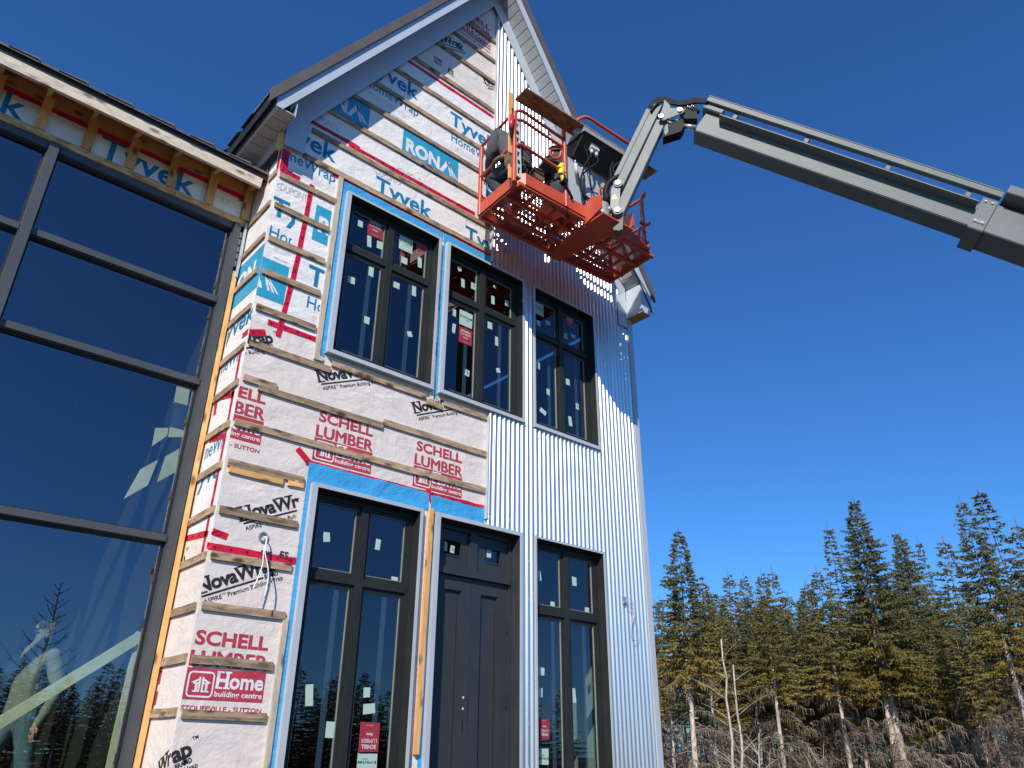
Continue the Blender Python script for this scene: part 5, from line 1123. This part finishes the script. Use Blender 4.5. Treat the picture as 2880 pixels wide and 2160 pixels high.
    co += nrm*(w*body)[:, None]; m2.vertices.foreach_set('co', co.ravel())
    root = empty(name, tuple(T(Vector((J_['pelvis'][0][0], J_['pelvis'][0][1], 0)))), label, 'person')
    for mm in mats: m2.materials.append(MAT[mm])
    o = bpy.data.objects.new('body', m2); COL.objects.link(o); setpar(o, root)
    m2.polygons.foreach_set('material_index', mi); m2.polygons.foreach_set('use_smooth', [True]*len(m2.polygons)); m2.update()
    return root
def face(root, T, h, fwd, up=Vector((0, 0, 1)), r=.095):
    """eyes, nose, mouth and ears on the head at h looking along fwd"""
    h = Vector(h); fwd = Vector(fwd).normalized(); sd = fwd.cross(up).normalized(); uu = sd.cross(fwd)
    mb = MB(); n0 = h+fwd*r*.92; mb.add([T(n0+uu*.02), T(n0+sd*.016-uu*.022), T(n0-sd*.016-uu*.022), T(n0+fwd*.026-uu*.016)], [(0, 1, 3), (0, 3, 2), (1, 2, 3), (0, 2, 1)]); mb.build('nose', MAT['skin'], root)
    for s in (-1, 1):
        mb = MB(); c = h+fwd*r*.90+sd*s*.032+uu*.014; mb.tube([T(c), T(c+fwd*.006)], .010, 8); mb.build('eye', MAT['hair'], root)
        mb = MB(); c = h+sd*s*r*.96; mb.prism([T(c+uu*.03-fwd*.01), T(c+uu*.02+fwd*.014), T(c-uu*.03+fwd*.008), T(c-uu*.02-fwd*.014)], tuple(T(c+sd*s*.018)-T(c))); mb.build('ear', MAT['skin'], root)
    mb = MB(); c = h+fwd*r*.93-uu*.048; mb.tube([T(c-sd*.024), T(c), T(c+sd*.024)], .006, 6); mb.build('mouth', MAT['tube_red'], root)
def Tb(p): return B(p.x, p.y, p.z)
def T1(p): return B(p.x+.06, p.y, p.z+.03)
w1 = dict(pelvis=((-.99, -.06, .50), .20), spine=((-1.0, -.05, .72), .215), chest=((-1.02, .0, .96), .235), neck=((-1.04, .15, 1.10), .09), head=((-1.05, .25, 1.12), .10), crown=((-1.055, .32, 1.14), .088),
    sh_l=((-1.23, .0, .98), .115), el_l=((-1.24, .12, .74), .085), wr_l=((-1.14, .30, .62), .048), ha_l=((-1.11, .36, .60), .036), sh_r=((-.80, .02, 1.0), .115), el_r=((-.68, .16, .78), .085), wr_r=((-.74, .32, .66), .048), ha_r=((-.77, .37, .63), .036),
    hip_l=((-1.10, -.04, .44), .14), kn_l=((-1.14, .24, .46), .10), an_l=((-1.10, .04, .13), .066), toe_l=((-1.10, .2, .08), .05), hip_r=((-.87, -.04, .44), .14), kn_r=((-.82, .26, .46), .10), an_r=((-.86, .04, .13), .066), toe_r=((-.85, .2, .08), .05))
p1_ = figure('person', w1, 'bent worker in grey jacket with tool belt at the left of the platform', ['jacket_grey', 'jeans_dark', 'skin', 'hair', 'boots'], T1, 1.6)
face(p1_, T1, (-1.05, .25, 1.12), (0, .6, -.8), Vector((0, 1, .3)), r=.08)
bg_ = empty('tool_belt', B(-1.0, .05, .6), 'brown leather tool belt with pouch worn by the bent worker', 'tool belt')
mb = MB(); mb.tube([B(-.99+.225*math.cos(t)*1.05, -.06+.22*math.sin(t), .54+.02*math.sin(t)) for t in np.linspace(0, 2*math.pi, 22)], .028, 8); mb.build('belt', MAT['leather'], bg_, True)
for (u, v, w, s) in ((-1.17, -.265, .33, 1.0), (-.74, -.2, .42, .8)):
    mb = MB(); mb.prism([B(u-.09*s, v, w+.12*s), B(u+.09*s, v, w+.12*s), B(u+.10*s, v-.01, w-.02), B(u+.07*s, v-.01, w-.10*s), B(u-.07*s, v-.01, w-.10*s), B(u-.10*s, v-.01, w-.02)], BV*-.085); po = mb.build('pouch', MAT['leather'], bg_)
    mb = MB(); mb.tube([B(u-.095*s, v-.09, w+.09*s), B(u, v-.10, w+.095*s), B(u+.095*s, v-.09, w+.09*s)], .012, 6); mb.build('pouch_rim', MAT['leather'], po, True)
plain('strap_green', (.10, .45, .06), .6)
mb = MB(); mb.bar(B(-1.0, -.285, .42), B(-.98, -.285, .54), .02, .01); mb.build('green_strap', MAT['strap_green'], bg_)
for k in range(3): mb = MB(); mb.tube([B(-.93+.05*k, -.27, .26), B(-.91+.05*k, -.27, .50)], .016, 8); mb.build('hand_tool', MAT['rubber'], bg_, True)
w2 = dict(pelvis=((-.22, -.10, .42), .165), spine=((-.22, -.09, .63), .17), chest=((-.21, -.07, .86), .19), neck=((-.19, -.03, 1.09), .075), head=((-.185, -.01, 1.23), .10), crown=((-.18, .0, 1.31), .09),
    sh_l=((-.42, -.06, .91), .105), el_l=((-.49, .08, .66), .075), wr_l=((-.42, .28, .70), .045), ha_l=((-.40, .34, .74), .036), sh_r=((-.0, -.05, .95), .105), el_r=((.08, .09, .70), .075), wr_r=((.04, .28, .80), .045), ha_r=((.02, .34, .85), .036),
    hip_l=((-.33, -.10, .37), .125), kn_l=((-.36, .18, .14), .085), an_l=((-.35, -.18, .12), .062), toe_l=((-.35, -.28, .07), .05), hip_r=((-.11, -.10, .37), .125), kn_r=((-.08, .18, .14), .085), an_r=((-.09, -.18, .12), .062), toe_r=((-.09, -.28, .07), .05))
p2_ = figure('person', w2, 'kneeling worker in dark hoodie and camouflage cap at the platform middle', ['jacket_dark', 'jeans_dark', 'skin', 'camo', 'boots'], Tb, 1.6)
face(p2_, Tb, (-.185, -.01, 1.23), (-.2, .97, .1), r=.082)
mb = MB(); hc_ = Vector((-.183, -.005, 1.255)); vs = []; fs = []
for i in range(7):
    ph = math.pi/2*i/6
    for j in range(16): th = 2*math.pi*j/16; vs.append(Tb(hc_+Vector((math.cos(th)*math.cos(ph)*.116, math.sin(th)*math.cos(ph)*.122, math.sin(ph)*.105))))
for i in range(6):
    for j in range(16): fs.append((i*16+j, i*16+(j+1) % 16, (i+1)*16+(j+1) % 16, (i+1)*16+j))
mb.add(vs, fs); mb.prism([Tb(hc_+Vector((math.cos(t)*.10, .08+math.sin(t)*.13, .0))) for t in np.linspace(0, math.pi, 8)], (0, 0, .008)); mb.build('cap', MAT['camo'], p2_, True)
# someone walking inside the glazed wing
ip = F((150, 1722), 2.75); ix = ip.x; iz = FLOOR-.05; hgt = ip.z-iz
def Ti(p): k = hgt/1.76; return Vector((ix-.04+(p.x*.42+p.y*.9)*k, 2.75+(-p.x*.9+p.y*.42)*k, iz+p.z*k))
w3 = dict(pelvis=((-.02, 0, .97), .15), spine=((0, 0, 1.16), .145), chest=((.02, 0, 1.36), .165), neck=((.03, 0, 1.53), .06), head=((.02, -.0, 1.64), .092), crown=((.01, 0, 1.70), .08),
    sh_l=((-.17, 0, 1.40), .085), el_l=((-.30, -.06, 1.16), .06), wr_l=((-.26, -.2, .98), .038), ha_l=((-.25, -.25, .93), .032), sh_r=((.20, 0, 1.40), .085), el_r=((.27, .06, 1.14), .06), wr_r=((.24, -.02, .92), .038), ha_r=((.235, -.04, .86), .032),
    hip_l=((-.11, 0, .92), .11), kn_l=((-.12, -.22, .52), .075), an_l=((-.12, -.30, .10), .052), toe_l=((-.12, -.45, .05), .042), hip_r=((.08, 0, .92), .11), kn_r=((.08, .10, .50), .075), an_r=((.09, .34, .12), .052), toe_r=((.09, .22, .05), .042))
p3_ = figure('person', w3, 'person in pale sweater and jeans standing behind the glass wall', ['sweater_light', 'jeans_pale', 'skin', 'hair', 'boots'], Ti, .6)
face(p3_, Ti, (.02, 0, 1.64), (-.1, -1, 0), r=.074)
# bracing lumber and sunlight-patch panels behind the glass
o = plank('diagonal_brace', F(z11(-160, 1400), .95), F(z11(1085, 640), .95), .035, .085, MAT['lumber_inside'], None); tag(o, 'pale diagonal brace of lumber leaning inside the glass wall', 'lumber')
o = plank('inside_post', F(z11(850, 1740), .98), F(z11(1105, 600), .98), .04, .09, MAT['lumber_inside'], None, up=(1, 0, 0)); tag(o, 'pale upright post inside the glass wall at the brace end', 'lumber')
for k, (qs, lab) in enumerate((([z9(1310, 1740), z9(1420, 1740), z9(1480, 1345), z9(1380, 1330)], 'tall pale board upright inside the fourth glass pane'), ([z10(965, 560), z10(1150, 455), z10(1230, 255), z10(1095, 330)], 'lower left beige sunlight patch made as a thin panel behind the glass'), ([z10(1225, 430), z10(1370, 350), z10(1395, 170), z10(1290, 230)], 'right beige sunlight patch made as a thin panel behind the glass'), ([z10(1185, 150), z10(1300, 70), z10(1310, 10), z10(1210, 10)], 'upper beige sunlight patch made as a thin panel behind the glass'))):
    mb = MB(); mb.prism([F(q, .9) for q in qs], (0, .015, 0)); o = mb.build('board_or_sun_patch', MAT['lumber_inside'], None); tag(o, lab, 'board', 'boards standing inside the glass wall')  # the three beige panels imitate sunlight patches on the inner wall

# ------------------------------------------------------------------ trees
def foliage(name, cols, rough=.7):
    mt, nt, b, N, Lk = nodes(name); g = N('ShaderNodeNewGeometry'); oi = N('ShaderNodeObjectInfo'); n = N('ShaderNodeTexNoise'); n.inputs['Scale'].default_value = 1.1; n.inputs['Detail'].default_value = 4
    Lk(g.outputs['Position'], n.inputs['Vector']); ad = N('ShaderNodeMath'); ad.operation = 'MULTIPLY_ADD'; ad.inputs[1].default_value = .22; Lk(g.outputs['Random Per Island'], ad.inputs[0]); Lk(n.outputs['Fac'], ad.inputs[2])
    a2 = N('ShaderNodeMath'); a2.operation = 'MULTIPLY_ADD'; a2.inputs[1].default_value = .18; Lk(oi.outputs['Random'], a2.inputs[0]); Lk(ad.outputs[0], a2.inputs[2])
    rp = ramp(N, [(.42, cols[0]), (.62, cols[1]), (.86, cols[2])]); Lk(a2.outputs[0], rp.inputs[0]); Lk(rp.outputs[0], b.inputs['Base Color']); b.inputs['Roughness'].default_value = rough; b.inputs['Specular IOR Level'].default_value = .3
foliage('needles_green', ((.082, .074, .020), (.136, .120, .034), (.195, .165, .054)))
foliage('needles_olive', ((.11, .088, .018), (.20, .15, .028), (.30, .21, .045)))
foliage('needles_blue', ((.074, .076, .032), (.112, .112, .047), (.155, .15, .068)))
foliage('dead_twigs', ((.075, .056, .038), (.16, .125, .09), (.30, .24, .175)), .9)
def barkmat(name, c1, c2):
    mt, nt, b, N, Lk = nodes(name); tc = N('ShaderNodeTexCoord'); mp = N('ShaderNodeMapping'); mp.inputs['Scale'].default_value = (14, 14, 4); Lk(tc.outputs['Object'], mp.inputs['Vector'])
    n = N('ShaderNodeTexNoise'); n.inputs['Scale'].default_value = 1.4; n.inputs['Detail'].default_value = 7; n.inputs['Roughness'].default_value = .7; Lk(mp.outputs[0], n.inputs['Vector'])
    rp = ramp(N, [(.35, c1), (.6, c2)]); Lk(n.outputs['Fac'], rp.inputs[0]); Lk(rp.outputs[0], b.inputs['Base Color']); b.inputs['Roughness'].default_value = .9
    bp = N('ShaderNodeBump'); bp.inputs['Strength'].default_value = .6; bp.inputs['Distance'].default_value = .02; Lk(n.outputs['Fac'], bp.inputs['Height']); Lk(bp.outputs[0], b.inputs['Normal'])
barkmat('bark_pale', (.33, .26, .20), (.70, .60, .50)); barkmat('bark_brown', (.10, .07, .05), (.24, .18, .13)); barkmat('bark_birch', (.30, .25, .20), (.58, .52, .45))
def spruce_mesh(seed, H, base, R, dens=1.0, bluish=False, thin=1.0, trunk_r=.15, wob=.12, deadR=1.0, two=False):
    """trunk, living crown and dead lower branches of one spruce; returns three meshes"""
    rg = np.random.default_rng(seed); U = rg.uniform
    zs = np.linspace(0, H*.985, 16); ax = np.cumsum(rg.normal(0, wob*.25, (16, 2)), 0)*np.linspace(0, 1, 16)[:, None]; ax -= ax[0]
    def axis(z): return np.array([np.interp(z, zs, ax[:, 0]), np.interp(z, zs, ax[:, 1]), z])
    T_ = MB(); T_.tube([axis(z) for z in zs], trunk_r, 8, taper=.010); T_.v = [(x, y, z) if z < base*1.25 else (axis(z)[0]+(x-axis(z)[0])*.6, axis(z)[1]+(y-axis(z)[1])*.6, z) for x, y, z in T_.v]
    if two: T_.tube([axis(z)+np.array([.28-.02*z, .1, 0]) for z in zs[:11]], trunk_r*.95, 8, taper=.06)
    V, Fc, MI = [], [], []
    def blade(p, d, L, w, n, mi):
        """one needle-covered twig: a narrow diamond with a fold"""
        n = np.array([U(-1, 1), U(-1, 1), U(-.6, .6)]); s = np.cross(d, n); s /= (np.linalg.norm(s)+1e-9); k = len(V)
        V.extend([p, p+d*L*.42+s*w, p+d*L, p+d*L*.42-s*w]); Fc.append((k, k+1, k+2, k+3)); MI.append(mi)
    z = base
    while z < H-.12:
        t = (z-base)/(H-base); ln = R*((1-t)**1.0)*(.65+.35*math.sin(min(1, t*5+.35)*math.pi/2))+.07
        nb = max(3, int(round((7.5-3*t)*dens)))
        a0 = U(0, 6.283)
        for k in range(nb):
            az = a0+6.283*k/nb+U(-.35, .35); L = ln*U(.55, 1.18)*thin
            if U() < .06: L *= 1.25
            rise = .55*t-.28+U(-.12, .12); c = axis(z+U(-.12, .12)); d0 = np.array([math.cos(az), math.sin(az), rise]); d0 /= np.linalg.norm(d0)
            ns = max(3, int(L/.085)); p = c.copy(); side = np.array([-math.sin(az), math.cos(az), 0])
            for i in range(ns):
                f = i/ns; dd = d0+np.array([0, 0, -.20*f+.42*f*f]); dd /= np.linalg.norm(dd); p = p+dd*(L/ns)
                if f < .04+.10*(1-t): continue
                hz = t+f*.25+U(-.12, .12); mi = 1 if hz < .30 else (2 if (bluish and hz > .5) else 0)
                lt = (.10+.26*(1-f))*U(.7, 1.25)*(.55+.45*min(1, L/1.2))
                for sg in (-1, 1):
                    d = dd*.75+side*sg*U(.45, .95)+np.array([0, 0, U(-.30, .22)]); d /= np.linalg.norm(d)
                    blade(p, d, lt, .024+.014*U(), None, mi); d3 = d+np.array([U(-.4, .4), U(-.4, .4), U(.0, .9)]); blade(p+d*lt*U(0, .5), d3/np.linalg.norm(d3), lt*.6, .022, None, mi)
                    if True:
                        d2 = d+np.array([U(-.5, .5), U(-.5, .5), U(-.9, .15)]); d2 /= np.linalg.norm(d2); blade(p+d*lt*U(.2, .7), d2, lt*.75, .024, np.array([U(-1, 1), U(-1, 1), .4]), mi)
                if t < .45 and U() < .6: blade(p, np.array([U(-.25, .25), U(-.25, .25), -1.]), U(.08, .22), .018, np.array([U(-1, 1), U(-1, 1), 0.]), mi)
            blade(p, d0, .12+.08*U(), .02, np.array([0, 0, 1.]), 0 if t > .3 else 1)
        z += (.30-.17*t)*U(.75, 1.25)/max(.7, dens)
    for k in range(14):
        zz = H-.02-.06*k; c = axis(min(zz, H*.985)); az = U(0, 6.28); d = np.array([math.cos(az)*.45, math.sin(az)*.45, .9]); blade(c, d/np.linalg.norm(d), .10+.016*k, .013, np.array([U(-1, 1), U(-1, 1), .2]), 0)
    for k in range(4): c = axis(H*.985); d = np.array([U(-.08, .08), U(-.08, .08), 1.]); blade(c+np.array([0, 0, .1*k-.15]), d/np.linalg.norm(d), .30+.05*U(), .016, None, 0)
    # dead branches
    DV, DF = [], []
    def rib(pts, w0, w1):
        k0 = len(DV); n = len(pts)
        for i, p in enumerate(pts):
            w = w0+(w1-w0)*i/(n-1)
            for a in range(3): t_ = a*2.094; DV.append(p+np.array([math.cos(t_)*w*.7, math.sin(t_)*w*.7, math.sin(t_+.7)*w]))
        for i in range(n-1):
            for a in range(3): DF.append((k0+i*3+a, k0+i*3+(a+1) % 3, k0+(i+1)*3+(a+1) % 3, k0+(i+1)*3+a))
    z = .35
    while z < base+.55:
        az = U(0, 6.283); L = U(.8, 2.1)*deadR*(1.1-.25*z/max(base, 1)); c = axis(z); up = U(.05, .55); pts = []
        for i in range(8):
            f = i/7; pts.append(c+np.array([math.cos(az+.25*f)*L*f, math.sin(az+.25*f)*L*f, L*(up*f-1.0*f*f*U(.55, .95))]))
        rib(pts, .022, .007)
        side = np.array([-math.sin(az), math.cos(az), 0])
        for i in range(1, 8):
            for sg in (-1, 1):
                for q in range(3):
                    p = pts[i-1]+(pts[i]-pts[i-1])*U(); l = U(.18, .55)*deadR; o = side*sg*U(.3, .9)+np.array([math.cos(az), math.sin(az), 0])*U(.1, .6)
                    k = len(DV); w = .0085; a = p; b = p+o*l*.5+np.array([0, 0, -l*.10]); cc = p+o*l*.8+np.array([0, 0, -l*U(.45, 1.0)]); s = np.array([-o[1], o[0], .6]); s = s/np.linalg.norm(s)*w
                    DV.extend([a-s, a+s, b+s, b-s, cc]); DF.extend([(k, k+1, k+2, k+3), (k+3, k+2, k+4)])
        z += U(.07, .15)
    crown = bpy.data.meshes.new('crown'); crown.from_pydata([tuple(v) for v in V], [], Fc)
    for m_ in ('needles_green', 'needles_olive', 'needles_blue'): crown.materials.append(MAT[m_])
    crown.polygons.foreach_set('material_index', MI); crown.update()
    dead = bpy.data.meshes.new('dead_branches'); dead.from_pydata([tuple(v) for v in DV], [], DF); dead.materials.append(MAT['dead_twigs']); dead.update()
    tr = bpy.data.meshes.new('trunk'); tr.from_pydata(T_.v, [], T_.f); tr.materials.append(MAT['bark_pale']); tr.materials.append(MAT['bark_brown']); tr.polygons.foreach_set('material_index', [1 if p.center.z > base*1.15 else 0 for p in tr.polygons]); tr.polygons.foreach_set('use_smooth', [True]*len(tr.polygons)); tr.update()
    return tr, crown, dead
KINDS = {}
def kind(k, *a, **kw): KINDS[k] = (spruce_mesh(*a, **kw), kw.get('H') or a[1])
kind('hero', 11, 10.0, 4.6, 1.8, 1.25, True, trunk_r=.125, wob=.10)
kind('full', 23, 12.5, 4.6, 2.45, 1.35, True, trunk_r=.17, wob=.12, two=True)
kind('tall', 31, 13.0, 6.0, 2.1, 1.1, True, trunk_r=.16, wob=.2, deadR=1.35)
kind('slim', 43, 10.0, 5.0, 1.5, 1.15, False, trunk_r=.11, wob=.12)
kind('back', 57, 9.0, 3.6, 1.75, 1.0, False, trunk_r=.11, wob=.1)
kind('low', 71, 8.0, .5, 2.1, .85, False, trunk_r=.1, wob=.1)
kind('spire', 63, 10.5, 4.2, 1.0, 1.0, True, trunk_r=.10, wob=.1, thin=.9)
def horiz(px, R):            # ground point seen in the direction of a pixel, R metres away
    d = ray(*px); h = math.hypot(d[0], d[1]); return Vector((CAM[0]+d[0]/h*R, CAM[1]+d[1]/h*R, 0)), EYE+R*d[2]/h
def tree(k, top, R, label, rot=0.0, group='spruces at the edge of the wood', xs=1.0):
    g, hz = horiz(top, R); (tr, cr, de), H0 = KINDS[k]; s = hz/H0
    root = bpy.data.objects.new('spruce_tree', None); COL.objects.link(root); root.location = g; root.scale = (s*xs, s*xs, s); root.rotation_euler = (0, 0, rot); tag(root, label, 'tree', group)
    for nm, me in (('trunk', tr), ('crown', cr), ('dead_branches', de)):
        o = bpy.data.objects.new(nm, me); COL.objects.link(o); o.parent = root
        if nm == 'dead_branches': o['kind'] = 'stuff'
    return root
y_ = zm(1800, 1300, 1.9287)
tree('hero', y_(190, 385), 25.0, 'separate young spruce standing nearest the house corner, with a tufted top', .4)
tree('slim', y_(640, 605), 25.5, 'spruce with a bare pale trunk right of the two thin birches', 2.1)
tree('slim', y_(962, 585), 26.0, 'spruce with long bare pale trunk in the middle of the wood edge', 4.0, xs=1.1)
tree('full', y_(1150, 205), 27.0, 'broadest and densest spruce with a forked pale trunk, tallest at the middle', 1.2)
tree('tall', y_(1780, 210), 24.0, 'spruce with a pale leaning trunk and grey dead boughs near the right edge', 3.3)
tree('spire', y_(1895, 150), 29.0, 'dark narrow spruce top highest at the right edge', .8, xs=1.25)
tree('spire', y_(1022, 365), 30.0, 'blue-green spruce close on the left of the tallest middle spruce', 2.6, xs=1.1)
tree('full', y_(1390, 380), 30.5, 'brownish-topped spruce right behind the tallest middle spruce', 4.4, xs=.8)
tree('slim', y_(1438, 405), 31.0, 'thin spruce top beside the brownish-topped spruce', 5.4)
tree('spire', y_(1526, 435), 31.5, 'spindly spire top left of the pale far spruce', 1.9, xs=.7)
tree('back', y_(1632, 420), 32.0, 'pale green far spruce between the spindly spire and the right-edge trees', 3.0)
tree('back', y_(2042, 335), 29.0, 'rightmost spruce cut by the picture edge', 5.0)
tree('back', y_(480, 603), 31.0, 'first low spruce top behind the birches, right of the separate young spruce', 1.0)
tree('slim', y_(546, 620), 32.0, 'second low spruce top behind the birches', 2.2)
tree('back', y_(705, 590), 30.0, 'rounded dark spruce top left of the gap of sky', 3.7)
tree('back', y_(905, 655), 32.0, 'low spruce at the right side of the gap of sky', .3)
tree('back', y_(345, 650), 30.0, 'low dark spruce just behind the separate young spruce', 5.6)
tree('back', y_(800, 720), 34.0, 'lowest far spruce in the gap of sky', 2.0)
rgt = random.Random(91)
for row, (R0, n, yt) in enumerate(((28.5, 17, 740), (33.0, 21, 680), (38.5, 22, 690))):
    for i in range(n):
        x = -250+(2600)*(i+rgt.uniform(.1, .9))/n
        tree(rgt.choice(('back', 'slim', 'full', 'spire', 'hero')), y_(x, yt+rgt.uniform(-20, 130)), R0+rgt.uniform(-1.2, 1.2), 'spruce standing deeper in the wood behind the front row', rgt.uniform(0, 6.28), 'spruces deeper in the wood', xs=rgt.uniform(.95, 1.3))
# thin pale broadleaf stems in front
def sapling(top, bot, R, label, r=.035, fork=False):
    g, _ = horiz(bot, R); d = ray(*top); h = math.hypot(d[0], d[1]); ht = Vector((CAM[0]+d[0]/h*R, CAM[1]+d[1]/h*R, EYE+R*d[2]/h))
    rg = random.Random(int(top[0])); pts = [g+(ht-g)*t+Vector((rg.uniform(-.05, .05), rg.uniform(-.05, .05), 0))*(4*t*(1-t)) for t in [i/9 for i in range(10)]]
    root = empty('sapling', tuple(g), label, 'sapling', 'pale saplings before the wood'); mb = MB(); mb.tube(pts, r, 7, taper=r*.4); mb.build('trunk', MAT['bark_birch'], root, True)
    for k in range(9):
        p = pts[3+k*6//9]; a = rg.uniform(0, 6.28); l = rg.uniform(.3, .9); mb = MB(); mb.tube(curve_pts([p, p+Vector((math.cos(a)*l*.5, math.sin(a)*l*.5, l*.35)), p+Vector((math.cos(a)*l, math.sin(a)*l, l*.6))], 3), .010, 5, taper=.003); mb.build('twig', MAT['bark_birch'], root, True)
sapling(y_(440, 960), y_(505, 1659), 22.5, 'left of two thin pale stems in front of the spruces', .045); sapling(y_(505, 1095), y_(548, 1659), 22.8, 'right of two thin pale stems in front of the spruces', .045)
sapling(y_(645, 1470), y_(612, 1659), 21.5, 'short curved pale stem leaning at the foot of the wood', .025); sapling(y_(380, 1150), y_(420, 1659), 27.0, 'thin brown stem between the young spruce and the pale stems', .06)
sapling(y_(625, 1230), y_(650, 1659), 26.5, 'thin brown stem just left of the bare spruce trunk', .06); sapling(y_(170, 1360), y_(190, 1659), 26.0, 'thin stem left of the separate young spruce trunk', .06)
# dead undergrowth at the feet of the spruces
def brush():
    rg = np.random.default_rng(5); DV, DF = [], []; U = rg.uniform
    for k in range(700):
        px = U(-260, 2350); R = U(24.5, 33); g, _ = horiz(y_(px, 1659), R); h = U(.6, 3.0); c = np.array([g.x, g.y, U(.1, 2.6)])
        az = U(0, 6.28); L = U(.7, 1.7); pts = [c+np.array([math.cos(az)*L*f, math.sin(az)*L*f, L*(.55*f-.95*f*f)]) for f in np.linspace(0, 1, 6)]
        for i in range(5):
            a, b = pts[i], pts[i+1]; s = np.array([-math.sin(az), math.cos(az), .5])*.010; k0 = len(DV); DV.extend([a-s, a+s, b+s, b-s]); DF.append((k0, k0+1, k0+2, k0+3))
            for q in range(6):
                p = a+(b-a)*U(); l = U(.2, .55); o = np.array([U(-.8, .8), U(-.8, .8), 0]); k0 = len(DV); m_ = p+o*l*.5+np.array([0, 0, -l*.12]); e_ = p+o*l*.75+np.array([0, 0, -l*U(.5, 1)]); s = np.array([-o[1], o[0], .5]); s = s/np.linalg.norm(s)*.008
                DV.extend([p-s, p+s, m_+s, m_-s, e_]); DF.extend([(k0, k0+1, k0+2, k0+3), (k0+3, k0+2, k0+4)])
    o = mesh('undergrowth', [tuple(v) for v in DV], DF, MAT['dead_twigs'], None); tag(o, 'tangle of dead grey-brown boughs low in the wood', 'undergrowth', kind='stuff')
brush()
# the wood that the glass mirrors, behind the viewer, and one bare tree
for i in range(84):
    a = math.radians(-4+(i % 42)*1.42+rgt.uniform(-.5, .5)); R = (43 if i < 42 else 52)+rgt.uniform(-3, 4); p = Vector((math.sin(a)*R, -DIST-math.cos(a)*R, 0)); (tr, cr, de), H0 = KINDS['low' if i % 5 else 'back']
    root = bpy.data.objects.new('spruce_tree', None); COL.objects.link(root); root.location = p; s = rgt.uniform(5.0, 6.9)/H0; root.scale = (s*1.5, s*1.5, s); root.rotation_euler = (0, 0, rgt.uniform(0, 6.28)); tag(root, 'spruce of the far wood mirrored in the glass wall', 'tree', 'spruces mirrored in the glass')
    for nm, me in (('trunk', tr), ('crown', cr)):
        o = bpy.data.objects.new(nm, me); COL.objects.link(o); o.parent = root
def bare_tree():
    a = math.radians(16.4); R = 30.0; g = Vector((math.sin(a)*R, -DIST-math.cos(a)*R, 0)); root = empty('bare_tree', tuple(g), 'leafless tree mirrored in the lower pane of the glass wall', 'tree'); rg = random.Random(4)
    mb = MB(); mb.tube([g+Vector((.05*math.sin(i), .05*math.cos(i*1.7), i*.9)) for i in range(11)], .13, 8, taper=.015); mb.build('trunk', MAT['bark_brown'], root, True)
    for k in range(46):
        z = 2.2+k*.15; an = k*2.4; l = (9.6-z)*.38*rg.uniform(.7, 1.1); p = g+Vector((0, 0, z)); d = Vector((math.cos(an), math.sin(an), .5))
        pts = [p, p+d*l*.5, p+d*l+Vector((0, 0, .25*l))]; mb = MB(); mb.tube(curve_pts(pts, 4), .026, 5, taper=.006)
        for q in range(7):
            s = p+d*l*rg.uniform(.3, .95); mb.tube([s, s+Vector((rg.uniform(-.5, .5), rg.uniform(-.5, .5), rg.uniform(.1, .6)))*l*.45], .010, 4, taper=.003)
        mb.build('limb', MAT['bark_brown'], root, True)
bare_tree()
